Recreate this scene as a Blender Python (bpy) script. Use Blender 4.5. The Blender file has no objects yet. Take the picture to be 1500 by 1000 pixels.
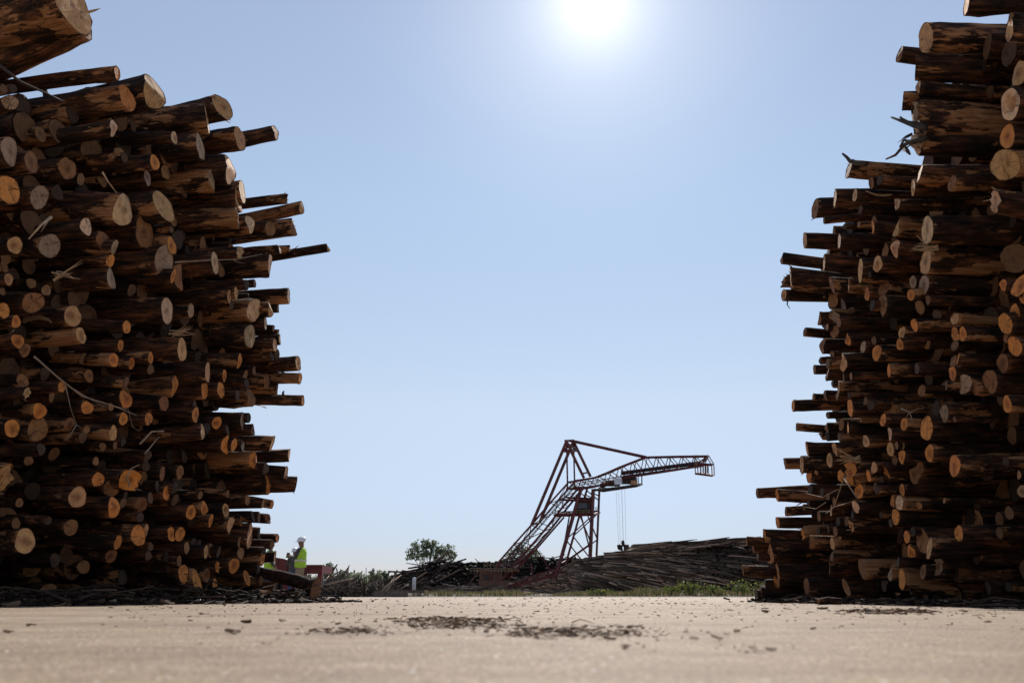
import bpy, bmesh, math, random
from mathutils import Vector, Matrix, Quaternion
R = math.radians
rnd = random.Random(7)
sc = bpy.context.scene
COL = sc.collection

# ------------------------------------------------------------------ camera
F = 1250.0                     # focal length in photo pixels (1500 wide): a 30 mm lens
TILT = math.atan(371.0 / F)    # horizon lies 371 px below the middle
CH = 0.10                      # the camera lies almost on the ground
cT, sT = math.cos(TILT), math.sin(TILT)
cam_d = bpy.data.cameras.new('camera'); cam = bpy.data.objects.new('camera', cam_d); COL.objects.link(cam)
cam.location = (0, 0, CH); cam.rotation_euler = (math.pi / 2 + TILT, 0, 0)
cam_d.lens = 30; cam_d.sensor_width = 36; cam_d.sensor_fit = 'HORIZONTAL'
cam_d.clip_start = 0.05; cam_d.clip_end = 6000
cam_d.dof.use_dof = True; cam_d.dof.focus_distance = 17; cam_d.dof.aperture_fstop = 3.6
sc.camera = cam

def ray(px, py):
    xc = (px - 750) / F; yc = (500 - py) / F
    return Vector((xc, cT - yc * sT, sT + yc * cT))
def at_depth(px, py, Y):
    d = ray(px, py); return Vector((0, 0, CH)) + d * (Y / d.y)
def proj(p):
    v = p - Vector((0, 0, CH))
    dep = v.y * cT + v.z * sT; up = -v.y * sT + v.z * cT
    return 750 + F * v.x / dep, 500 - F * up / dep, dep

# ------------------------------------------------------------------ materials
def mat(name):
    m = bpy.data.materials.new(name); m.use_nodes = True
    nt = m.node_tree; b = nt.nodes['Principled BSDF']
    return m, nt, b
def N(nt, t, **kw):
    n = nt.nodes.new(t)
    for k, v in kw.items(): setattr(n, k, v)
    return n
def ramp(nt, fac, stops):
    r = N(nt, 'ShaderNodeValToRGB'); e = r.color_ramp.elements
    while len(e) < len(stops): e.new(0.5)
    for i, (p, c) in enumerate(stops): e[i].position = p; e[i].color = (*c, 1)
    nt.links.new(fac, r.inputs[0]); return r.outputs[0]
def noise(nt, vec, scale, detail=4, rough=.55, w=None):
    n = N(nt, 'ShaderNodeTexNoise')
    n.inputs['Scale'].default_value = scale; n.inputs['Detail'].default_value = detail; n.inputs['Roughness'].default_value = rough
    if w is not None:
        n.noise_dimensions = '4D'; nt.links.new(w, n.inputs['W'])
    nt.links.new(vec, n.inputs['Vector']); return n.outputs['Fac']
def mapping(nt, scale=(1, 1, 1), src='Object'):
    tc = N(nt, 'ShaderNodeTexCoord'); mp = N(nt, 'ShaderNodeMapping'); mp.inputs['Scale'].default_value = scale
    nt.links.new(tc.outputs[src], mp.inputs[0]); return mp.outputs[0]
def mixc(nt, fac, a, b):
    m = N(nt, 'ShaderNodeMix', data_type='RGBA')
    if isinstance(fac, float): m.inputs[0].default_value = fac
    else: nt.links.new(fac, m.inputs[0])
    for i, v in ((6, a), (7, b)):
        if isinstance(v, tuple): m.inputs[i].default_value = (*v, 1)
        else: nt.links.new(v, m.inputs[i])
    return m.outputs[2]
def math_n(nt, op, a, b=None):
    m = N(nt, 'ShaderNodeMath', operation=op)
    for i, v in ((0, a), (1, b)):
        if v is None: continue
        if isinstance(v, (int, float)): m.inputs[i].default_value = v
        else: nt.links.new(v, m.inputs[i])
    return m.outputs[0]
def bump(nt, b, h, strength=.5, dist=.02):
    bp = N(nt, 'ShaderNodeBump'); bp.inputs['Strength'].default_value = strength; bp.inputs['Distance'].default_value = dist
    nt.links.new(h, bp.inputs['Height']); nt.links.new(bp.outputs[0], b.inputs['Normal'])

def bark_material(name, island):
    m, nt, b = mat(name)
    if island:
        g = N(nt, 'ShaderNodeNewGeometry'); rv = g.outputs['Random Per Island']
    else:
        g = N(nt, 'ShaderNodeObjectInfo'); rv = g.outputs['Random']
    w = math_n(nt, 'MULTIPLY', rv, 37.0)
    furrow = noise(nt, mapping(nt, (3.0, 26, 26)), 1.0, 5, .65, w)
    plate = noise(nt, mapping(nt, (5.5, 11, 11)), 1.0, 3, .5, w)
    base = ramp(nt, furrow, [(.36, (.006, .004, .003)), (.5, (.046, .023, .013)), (.66, (.15, .074, .039)), (.82, (.30, .165, .092))])
    tone = mixc(nt, rv, (.6, .56, .54), (1.45, 1.25, 1.1))
    mm = N(nt, 'ShaderNodeMix', data_type='RGBA', blend_type='MULTIPLY'); mm.inputs[0].default_value = 1
    nt.links.new(base, mm.inputs[6]); nt.links.new(tone, mm.inputs[7])
    pm = N(nt, 'ShaderNodeMix', data_type='RGBA', blend_type='MULTIPLY'); pm.inputs[0].default_value = 1
    nt.links.new(mm.outputs[2], pm.inputs[6]); nt.links.new(ramp(nt, noise(nt, mapping(nt, (3.2, 7, 7)), 1.0, 4, .6, w), [(.36, (.28, .26, .25)), (.5, (.9, .85, .8)), (.64, (1.9, 1.6, 1.4))]), pm.inputs[7]); mm = pm
    peel_n = math_n(nt, 'ADD', noise(nt, mapping(nt, (1.5, 5.0, 5.0)), 1.0, 6, .68, math_n(nt, 'ADD', w, 9.0)), math_n(nt, 'MULTIPLY', math_n(nt, 'SUBTRACT', math_n(nt, 'FRACT', math_n(nt, 'MULTIPLY', rv, 91.7)), .6), .13))
    if not island:      # logs are often skinned by the saw head next to the cut
        tx_ = N(nt, 'ShaderNodeTexCoord'); sp_ = N(nt, 'ShaderNodeSeparateXYZ'); nt.links.new(tx_.outputs['Object'], sp_.inputs[0])
        near_ = math_n(nt, 'MAXIMUM', math_n(nt, 'SUBTRACT', .35, sp_.outputs[0]), 0.0)
        peel_n = math_n(nt, 'ADD', peel_n, math_n(nt, 'MULTIPLY', near_, .12))
    peel = ramp(nt, peel_n, [(.55, (0, 0, 0)), (.575, (1, 1, 1))])
    fib = noise(nt, mapping(nt, (2, 40, 40)), 1.0, 3)
    wood = ramp(nt, fib, [(.3, (.17, .07, .028)), (.5, (.35, .155, .062)), (.75, (.52, .28, .14))])
    col = mixc(nt, peel, mm.outputs[2], wood)
    nt.links.new(col, b.inputs['Base Color']); b.inputs['Roughness'].default_value = .85
    b.inputs['Specular IOR Level'].default_value = .25
    h = math_n(nt, 'ADD', furrow, math_n(nt, 'MULTIPLY', plate, .8))
    h = math_n(nt, 'SUBTRACT', h, math_n(nt, 'MULTIPLY', peel, .35))
    bump(nt, b, h, 1.0, .045)
    return m
BARK = bark_material('bark', False); BARK_HEAP = bark_material('bark_heap', True)

def cut_material(name, island):
    m, nt, b = mat(name)
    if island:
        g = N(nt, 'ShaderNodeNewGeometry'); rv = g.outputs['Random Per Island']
        basec = ramp(nt, rv, [(.0, (.03, .02, .013)), (.4, (.09, .05, .028)), (.7, (.20, .10, .045)), (.9, (.30, .15, .06)), (1., (.42, .24, .12))])  # dark ramp paints deep shade onto the recessed filler ends
    else:
        g = N(nt, 'ShaderNodeObjectInfo'); rv = g.outputs['Random']; basec = g.outputs['Color']
    w = math_n(nt, 'MULTIPLY', rv, 53.0)
    blot = noise(nt, mapping(nt), 11.0, 6, .66, w)
    tone = ramp(nt, blot, [(.3, (.36, .31, .28)), (.48, (.92, .9, .88)), (.75, (1.15, 1.12, 1.05))])
    mm = N(nt, 'ShaderNodeMix', data_type='RGBA', blend_type='MULTIPLY'); mm.inputs[0].default_value = 1
    nt.links.new(basec, mm.inputs[6]); nt.links.new(tone, mm.inputs[7])
    col = mm.outputs[2]
    grain = noise(nt, mapping(nt, (8, 70, 14)), 1.0, 3, .6, w)
    if not island:
        tc = N(nt, 'ShaderNodeTexCoord'); sx = N(nt, 'ShaderNodeSeparateXYZ'); nt.links.new(tc.outputs['Object'], sx.inputs[0])
        yy = math_n(nt, 'MULTIPLY', sx.outputs[1], sx.outputs[1]); zz = math_n(nt, 'MULTIPLY', sx.outputs[2], sx.outputs[2])
        rr = math_n(nt, 'SQRT', math_n(nt, 'ADD', yy, zz))
        rr = math_n(nt, 'ADD', rr, math_n(nt, 'MULTIPLY', blot, .035))
        rings = math_n(nt, 'SINE', math_n(nt, 'MULTIPLY', rr, 420.0))
        ringc = ramp(nt, rings, [(.0, (.80, .76, .72)), (.8, (1, 1, 1))])
        m2 = N(nt, 'ShaderNodeMix', data_type='RGBA', blend_type='MULTIPLY'); m2.inputs[0].default_value = .8
        nt.links.new(col, m2.inputs[6]); nt.links.new(ringc, m2.inputs[7])
        heart = ramp(nt, rr, [(.02, (.45, .34, .27)), (.085, (1, 1, 1))])
        m3 = N(nt, 'ShaderNodeMix', data_type='RGBA', blend_type='MULTIPLY'); nt.links.new(math_n(nt, 'GREATER_THAN', rv, .45), m3.inputs[0])
        nt.links.new(m2.outputs[2], m3.inputs[6]); nt.links.new(heart, m3.inputs[7]); col = m3.outputs[2]
        ang = math_n(nt, 'ARCTAN2', sx.outputs[2], sx.outputs[1]); cv = N(nt, 'ShaderNodeCombineXYZ')
        nt.links.new(math_n(nt, 'MULTIPLY', math_n(nt, 'COSINE', ang), 1.6), cv.inputs[0]); nt.links.new(math_n(nt, 'MULTIPLY', math_n(nt, 'SINE', ang), 1.6), cv.inputs[1]); nt.links.new(math_n(nt, 'MULTIPLY', rr, 1.5), cv.inputs[2])
        cn = math_n(nt, 'ABSOLUTE', math_n(nt, 'SUBTRACT', noise(nt, cv.outputs[0], 1.0, 2, .5, w), .5))
        crack = ramp(nt, math_n(nt, 'MULTIPLY', cn, math_n(nt, 'ADD', math_n(nt, 'MULTIPLY', rr, 9.0), .25)), [(.004, (.2, .15, .12)), (.016, (1, 1, 1))])
        m4 = N(nt, 'ShaderNodeMix', data_type='RGBA', blend_type='MULTIPLY'); nt.links.new(math_n(nt, 'LESS_THAN', rv, .45), m4.inputs[0])
        nt.links.new(col, m4.inputs[6]); nt.links.new(crack, m4.inputs[7]); col = m4.outputs[2]
    gr = ramp(nt, grain, [(.3, (.72, .68, .64)), (.6, (1, 1, 1))])
    m5 = N(nt, 'ShaderNodeMix', data_type='RGBA', blend_type='MULTIPLY'); m5.inputs[0].default_value = .8
    nt.links.new(col, m5.inputs[6]); nt.links.new(gr, m5.inputs[7])
    nt.links.new(m5.outputs[2], b.inputs['Base Color']); b.inputs['Roughness'].default_value = .8
    b.inputs['Specular IOR Level'].default_value = .3
    bump(nt, b, math_n(nt, 'ADD', grain, blot), .5, .012)
    return m
CUT = cut_material('cut_wood', False); CUT_SHADED = cut_material('cut_wood_shaded', True)

def simple(name, c, rough=.7, var=.35, scale=6.0, metal=0.0, bmp=0.0, bscale=40):
    m, nt, b = mat(name)
    n = noise(nt, mapping(nt), scale, 5, .6)
    lo = tuple(x * (1 - var) for x in c); hi = tuple(min(1, x * (1 + var)) for x in c)
    nt.links.new(ramp(nt, n, [(.3, lo), (.7, hi)]), b.inputs['Base Color'])
    b.inputs['Roughness'].default_value = rough; b.inputs['Metallic'].default_value = metal
    if bmp: bump(nt, b, noise(nt, mapping(nt), bscale, 4), bmp, .01)
    return m
def island_mat(name, stops, rough=.8, trans=0.0, spec=.3):
    m, nt, b = mat(name)
    g = N(nt, 'ShaderNodeNewGeometry'); c = ramp(nt, g.outputs['Random Per Island'], stops)
    nt.links.new(c, b.inputs['Base Color']); b.inputs['Roughness'].default_value = rough
    b.inputs['Specular IOR Level'].default_value = spec
    if trans:
        t = N(nt, 'ShaderNodeBsdfTranslucent'); nt.links.new(c, t.inputs[0]); mx = N(nt, 'ShaderNodeMixShader'); mx.inputs[0].default_value = trans
        out = nt.nodes['Material Output']
        nt.links.new(b.outputs[0], mx.inputs[1]); nt.links.new(t.outputs[0], mx.inputs[2]); nt.links.new(mx.outputs[0], out.inputs[0])
    return m
M_STEEL = simple('red_paint', (.085, .012, .014), .55, .5, 1.2)
M_DARKSTEEL = simple('dark_steel', (.022, .012, .013), .6, .4, 1.0)
M_RAIL = simple('rail_paint', (.20, .155, .09), .6, .3, 2.0)
M_SIGN = simple('sign_panel', (.55, .62, .72), .5, .3, 1.3)
M_CRATE = simple('ply_box', (.36, .20, .10), .7, .3, 2.0)
M_GLASS = simple('cab_glass', (.02, .025, .03), .15, .3, 2.0)
M_CABLE = simple('cable', (.12, .12, .12), .5, .2, 2.0)
M_TRAILER = simple('trailer_red', (.12, .007, .009), .5, .4, 3.0, bmp=.2)
M_TYRE = simple('tyre_rubber', (.02, .02, .02), .9, .2, 8.0)
M_VEST = simple('vest_lime', (.34, .60, .04), .7, .15, 9.0, bmp=.5, bscale=14)
M_BAND = simple('reflective', (.55, .56, .55), .4, .15, 9.0)
M_HAT = simple('hat_shell', (.80, .79, .83), .35, .06, 3.0)
M_SHIRT = simple('shirt_cloth', (.055, .055, .06), .85, .3, 12.0, bmp=.5, bscale=18)
M_KHAKI = simple('khaki_cloth', (.26, .21, .15), .85, .25, 9.0, bmp=.5, bscale=18)
M_JEANS = simple('denim_cloth', (.03, .05, .13), .85, .3, 12.0, bmp=.5, bscale=18)
M_SKIN = simple('skin', (.22, .11, .07), .55, .15, 10.0)
M_BOOT = simple('boot_leather', (.03, .022, .018), .6, .3, 12.0)
M_PHONE = simple('black_plastic', (.015, .015, .017), .3, .2, 9.0)
M_TWIG = simple('pale_twig', (.30, .21, .14), .8, .35, 14.0)
M_DARKTWIG = simple('dark_twig', (.05, .035, .026), .85, .4, 14.0)
M_SPLINT = simple('splinter_wood', (.50, .33, .19), .8, .3, 18.0)
M_PEEL = simple('peeling_bark', (.11, .06, .035), .85, .4, 14.0, bmp=.4)
M_LITTER_SHADED = island_mat('litter_shaded', [(0, (.008, .005, .004)), (.6, (.03, .018, .012)), (.9, (.08, .05, .032)), (1, (.22, .14, .09))], .9)  # darkened bark scraps: shade at the stack feet painted into the colour
M_BARKCHIP = island_mat('bark_scraps', [(0, (.05, .026, .014)), (.4, (.14, .078, .042)), (.8, (.26, .16, .09)), (1, (.42, .28, .17))], .85)
M_SLASH = island_mat('slash_sticks', [(0, (.03, .022, .018)), (.5, (.10, .075, .058)), (.85, (.20, .155, .12)), (1, (.34, .26, .19))], .85)
M_FARLOG = island_mat('far_log_bark', [(0, (.025, .018, .013)), (.5, (.10, .068, .05)), (.8, (.25, .175, .125)), (1, (.46, .33, .25))], .85)
M_FAREND = island_mat('far_log_ends', [(0, (.010, .008, .007)), (.75, (.03, .022, .018)), (1, (.08, .055, .042))], .9)
M_GRASS = island_mat('weed_blades', [(0, (.06, .06, .025)), (.4, (.13, .13, .045)), (.7, (.20, .16, .08)), (1, (.28, .20, .13))], .7, .35)
M_LEAFWEED = island_mat('weed_leaves', [(0, (.05, .08, .02)), (.6, (.12, .15, .035)), (1, (.28, .25, .06))], .6, .45)
M_LEAF = island_mat('tree_leaves', [(0, (.10, .13, .09)), (.6, (.16, .20, .13)), (1, (.22, .26, .17))], .6, .6)
M_TRUNK = simple('trunk_bark', (.08, .06, .045), .9, .3, 4.0)
M_POST = simple('post_white', (.6, .6, .6), .6, .2, 6.0)
M_SOIL = simple('verge_soil', (.11, .085, .062), .95, .4, 1.3, bmp=.8, bscale=6)
M_CONCRETE = simple('plinth_rust', (.10, .05, .035), .8, .4, 2.0)

def ground_material():
    m, nt, b = mat('sandy_concrete')
    o = mapping(nt)
    big = noise(nt, mapping(nt, (1, .5, 1)), .35, 5, .6); mid = noise(nt, o, 3.0, 6, .65); grit = noise(nt, o, 190.0, 3, .7); med = noise(nt, o, 95.0, 3, .6)
    c = ramp(nt, big, [(.3, (.40, .30, .215)), (.55, (.455, .355, .265)), (.75, (.49, .395, .305))])
    def mul(c, f, stops, k=1.0):
        x = N(nt, 'ShaderNodeMix', data_type='RGBA', blend_type='MULTIPLY'); x.inputs[0].default_value = k
        nt.links.new(c, x.inputs[6]); nt.links.new(ramp(nt, f, stops), x.inputs[7]); return x.outputs[2]
    c = mul(c, mid, [(.3, (.78, .75, .72)), (.6, (1.05, 1.03, 1.0))])
    c = mul(c, med, [(.34, (.42, .38, .34)), (.6, (1.25, 1.23, 1.2))]); c = mul(c, noise(nt, mapping(nt, (1, .6, 1)), 14.0, 4, .6), [(.35, (.86, .84, .82)), (.6, (1.05, 1.05, 1.04))])
    c = mul(c, noise(nt, mapping(nt, (.25, 1.6, 1)), 1.1, 5, .6), [(.35, (.80, .78, .77)), (.55, (1.03, 1.03, 1.03))])
    fl = N(nt, 'ShaderNodeTexVoronoi'); fl.inputs['Scale'].default_value = 36; nt.links.new(o, fl.inputs['Vector'])
    sparkle_fleck = ramp(nt, fl.outputs['Distance'], [(.13, (1, 1, 1)), (.19, (0, 0, 0))]); fs_ = N(nt, 'ShaderNodeSeparateColor'); nt.links.new(fl.outputs['Color'], fs_.inputs[0]); sparkle_fleck = math_n(nt, 'MULTIPLY', sparkle_fleck, math_n(nt, 'LESS_THAN', fs_.outputs[0], .22)); c = mixc(nt, sparkle_fleck, c, (.95, .90, .82))  # pale grains whose sparkle is painted into the colour
    c = mul(c, grit, [(.32, (.62, .60, .58)), (.6, (1.2, 1.18, 1.16))])
    nt.links.new(c, b.inputs['Base Color'])
    glint = ramp(nt, noise(nt, o, 75.0, 1, .5), [(.66, (.75, .75, .75)), (.72, (.22, .22, .22))])
    nt.links.new(glint, b.inputs['Roughness'])
    b.inputs['Specular IOR Level'].default_value = .3
    h = math_n(nt, 'ADD', math_n(nt, 'MULTIPLY', grit, .35), math_n(nt, 'ADD', med, math_n(nt, 'MULTIPLY', mid, 2.5)))
    bump(nt, b, h, .9, .010)
    return m
M_GROUND = ground_material()

# ------------------------------------------------------------------ object helpers
def link_mesh(name, verts, faces, mats, parent=None, mi=None, smooth=False):
    me = bpy.data.meshes.new(name); me.from_pydata([tuple(v) for v in verts], [], faces)
    for m in (mats if isinstance(mats, (list, tuple)) else [mats]): me.materials.append(m)
    if mi: me.polygons.foreach_set('material_index', mi)
    if smooth: me.polygons.foreach_set('use_smooth', [True] * len(me.polygons))
    me.update()
    o = bpy.data.objects.new(name, me); COL.objects.link(o)
    if parent is not None: o.parent = parent
    return o
def tag(o, label=None, cat=None, group=None, kind=None):
    if label: o['label'] = label
    if cat: o['category'] = cat
    if group: o['group'] = group
    if kind: o['kind'] = kind
    return o
def empty(name, loc, label, cat, group=None, rz=0):
    o = bpy.data.objects.new(name, None); COL.objects.link(o); o.location = loc; o.rotation_euler = (0, 0, rz)
    return tag(o, label, cat, group)

class MB:
    """collects bars, tubes and boxes into one mesh"""
    def __init__(s): s.v = []; s.f = []; s.mi = []
    def add(s, vs, fs, m=0):
        k = len(s.v); s.v += [Vector(v) for v in vs]; s.f += [tuple(i + k for i in f) for f in fs]; s.mi += [m] * len(fs)
    def tube(s, pts, rad, n=6, m=0, cap=True, mcap=None):
        pts = [Vector(p) for p in pts]
        if not isinstance(rad, (list, tuple)): rad = [rad] * len(pts)
        vs = []; fs = []
        d0 = (pts[1] - pts[0]).normalized()
        up = Vector((0, 0, 1)) if abs(d0.z) < .9 else Vector((0, 1, 0))
        a = d0.cross(up).normalized()
        for i, p in enumerate(pts):
            d = (pts[min(i + 1, len(pts) - 1)] - pts[max(i - 1, 0)]).normalized()
            a = (a - d * a.dot(d)).normalized(); b = d.cross(a)
            for k in range(n):
                t = 2 * math.pi * k / n
                vs.append(p + (a * math.cos(t) + b * math.sin(t)) * rad[i])
        for i in range(len(pts) - 1):
            for k in range(n):
                fs.append((i * n + k, i * n + (k + 1) % n, (i + 1) * n + (k + 1) % n, (i + 1) * n + k))
        s.add(vs, fs, m)
        if cap:
            e = len(pts) - 1
            base = len(s.v) - len(vs)
            s.f.append(tuple(base + k for k in reversed(range(n)))); s.f.append(tuple(base + e * n + k for k in range(n)))
            s.mi += [m if mcap is None else mcap] * 2
    def box(s, c, size, m=0, rot=None):
        c = Vector(c); h = [x / 2 for x in size]
        vs = []
        for x in (-1, 1):
            for y in (-1, 1):
                for z in (-1, 1):
                    v = Vector((x * h[0], y * h[1], z * h[2]))
                    if rot is not None: v = rot @ v
                    vs.append(c + v)
        s.add(vs, [(0, 1, 3, 2), (4, 6, 7, 5), (0, 4, 5, 1), (2, 3, 7, 6), (0, 2, 6, 4), (1, 5, 7, 3)], m)
    def build(s, name, mats, parent=None, smooth=False, origin=None):
        v = s.v if origin is None else [x - Vector(origin) for x in s.v]
        o = link_mesh(name, v, s.f, mats, parent, s.mi, smooth)
        if origin is not None: o.location = origin
        return o

# ------------------------------------------------------------------ the two log stacks
# measured cut ends: x,y,height,width in photo pixels, tone letter (p pale, t tan, o orange, g grey, b brown, d dark), flags, optional slope
# flags: r broken rough end, e pokes out against the sky, h hollow heart, f frayed bark
LEFT = """107,8,80,24,t,f,.26 116,30,60,18,b,,.5 172,107,19,5,o,,.25 229,134,52,27,t,,.2 187,144,38,14,o,,.17 5,131,15,9,o 19,130,14,9,o 15,150,22,20,g
303.5,174,42,12,p,,.2 329,157.5,36,16,t,f,.3 351.5,203.5,34,14,t,,.22 405,193.5,22,8,t,e,.24 257,202,20,7,p 293.6,215,42,14,g 227,238,24,10,o,,.3 340,248,44,13,t
315,264,32,11,g 355,281,36,12,p 352,291,36,13,t,h 217,261,22,10,g 17,222,42,20,g 46,237,34,16,b 99,247,32,20,b 168,188,24,10,p 12,278,44,28,o 58,289,36,22,g 185,307,46,15,p
240,302,48,20,t 212,340,46,26,b 129,332,26,12,p 182,231,14,9,t 86,282,22,12,d 443,304,18,6,t,ef,.14 420,291,14,5,b,er,.13 432,332,26,9,b,ef,.2 396,335,22,9,b,,.1 482,362.5,13,5,t,e,.17
369,329,26,11,p 349,320,30,11,p,h 397.5,390,34,9,p,,.04 410,365,13,4,t 424,364,10,3,b,f 315,385,32,10,p 353,370,18,7,p,r 267,405,40,16,b 252,360,26,8,o 243,380,42,14,g 254,404,20,9,o
362,417,16,6,t 373,415,12,4,t 251,336,10,8,o 22,359,24,20,t 73,360,34,26,g 152,354,28,18,b 169,365,28,11,g 162,382,20,11,o 165,407,30,17,g 13,409,18,11,t 7,390,18,10,d 46,415,15,14,d 49,443,32,20,b
69,425,17,9,d 193,425,20,11,d 4,427,12,9,b 8,455,24,15,o 24,471,18,11,o 29,500,22,14,o 107,463,32,23,t 119,491,24,13,t 186,479,18,8,o 177,506,18,7,o 245,455,38,14,p 38,513,20,15,b
346,429,18,8,t 336,434,20,6,t 339,447,13,7,o,r 423,433.5,22,4,b,e,.05 372,454,34,6,p 397.5,453,21,6,t 409,451,14,3,b,e 280,455,20,8,g 389,473,18,6,p 401,481,10,3,b 407,488,11,4,b 411,497,16,5,t
368,492,34,13,g 267,512,34,13,t 403,505,18,6,t 406,518,15,7,t 399,521,15,6,t 352,529,22,5,o 374,542,15,5,o 437,532,21,5,t,e,.12 440,554,16,6,o,ef,-.02 306,546,30,8,t 329,550,18,8,o 359,550,16,5,o
361,561,14,6,o 391,559,23,8,b 407,569,15,4,b 258,566,32,7,o 300,571,26,7,o,f 324,571,24,8,o 348,578,16,6,o 444,586.5,15,3,o,e,0 369,582,26,12,b,f 285,593,13,7,o 123,525,17,9,d 167,527,21,12,o
193,532,18,8,o 221,524,18,6,o 222,540,17,7,o,r 185,560,16,7,o 132,550,19,13,b 34,558,20,18,b 40,575,18,10,p,r 91,566,18,11,o 186,585,26,17,o 128,597,20,14,o,f 162,596,12,5,o 59,602,24,18,o 18,627,27,21,o
57,629,38,20,b 61,658,18,9,o 103,622,20,14,b 122,641,17,12,o 126,629,13,9,o 166,634,22,10,t 181,613,19,8,o 218,613,19,11,o,f 243,591,22,10,b 150,654,13,9,o 168,652,11,6,o 181,647,14,6,o 141,675,14,7,o
217,668,18,10,p 214,683,15,14,b 42,674,15,14,d 77,582,16,9,d 66,548,20,12,d 288,608,24,10,o 318,619,19,8,o 356,618,28,7,g 364,612,14,5,t 372,629,17,6,o 297,632,23,6,p,f 303,627,16,8,t 334,629,16,8,o
334,651,29,9,o 343,651,20,10,o 355,652,17,4,p 399,649.5,24,6,t,,0 375,673,25,8,o,,.02 425,666.5,20,4,t,e,0 390,686,18,9,o 419,694,22,4,t 423,705,18,4,t 433,709,22,4,o,ef,-.05 396,710,28,9,o,,.01
264,691,20,11,b 257,715,18,8,o 256,732,17,9,b 246,722,20,8,o 293,725,13,6,o 334,723,11,6,o 301,743,21,10,o 280,750,21,8,o 281,763,17,9,b 321,748,18,7,o 331,747,19,9,t,h 309,762,20,10,o 362,732,15,5,o
385,737,15,3,o 398.5,738.5,13,3,o,e 392,759,14,6,b,er 370,756,17,5,o 379,757,15,4,t 340,771,28,11,t 353,763,15,4,o 2,703,40,18,t,r 115,728,29,25,t 144,702,22,14,o 163,715,24,16,b 169,743,29,16,o
190,703,32,19,o,r 184,725,11,7,o 180,736,15,6,o 210,698,22,11,b 230,712,18,8,b 238,693,20,9,b 220,729,18,10,o 209,739,20,14,b 205,757,15,10,o 203,784,31,17,o 213,779,25,6,t 173,794,20,9,o 163,814,19,14,b
104,772,24,20,b 37,792,34,32,t 70,762,13,10,b 123,830,20,18,d 218,813,15,9,o 220,800,13,7,b 245,814,16,8,o 248,831,17,8,b 241,840,12,10,d 28,736,14,10,d 23,766,17,14,d 352,794,18,7,p 353,810,17,9,o
366,785,34,7,t 381,781,17,5,o 406.5,787.5,13,4,o,e 398,797,13,5,o,r 403,814.5,14,4,t,e 385,818,20,5,o 386,807,13,4,o 379,832,17,5,o 362,846,24,10,o 343,828,22,9,o 320,808,17,7,o 318,829,22,8,o,r
309,806,20,14,b 289,853,33,12,o 269,840,26,16,o 262,821,17,6,o 252,782,20,13,o 264,782,21,12,o 273,802,18,5,o 293,797,14,7,o 284,796,17,10,b 302,808,20,4,t 303,842,19,8,b 315,856,19,6,o 382,850,13,5,o
402,858,14,4,t 391,862,19,6,b 330,868,15,7,b 230,850,22,12,d 180,845,22,14,d 80,820,20,16,d"""
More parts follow.
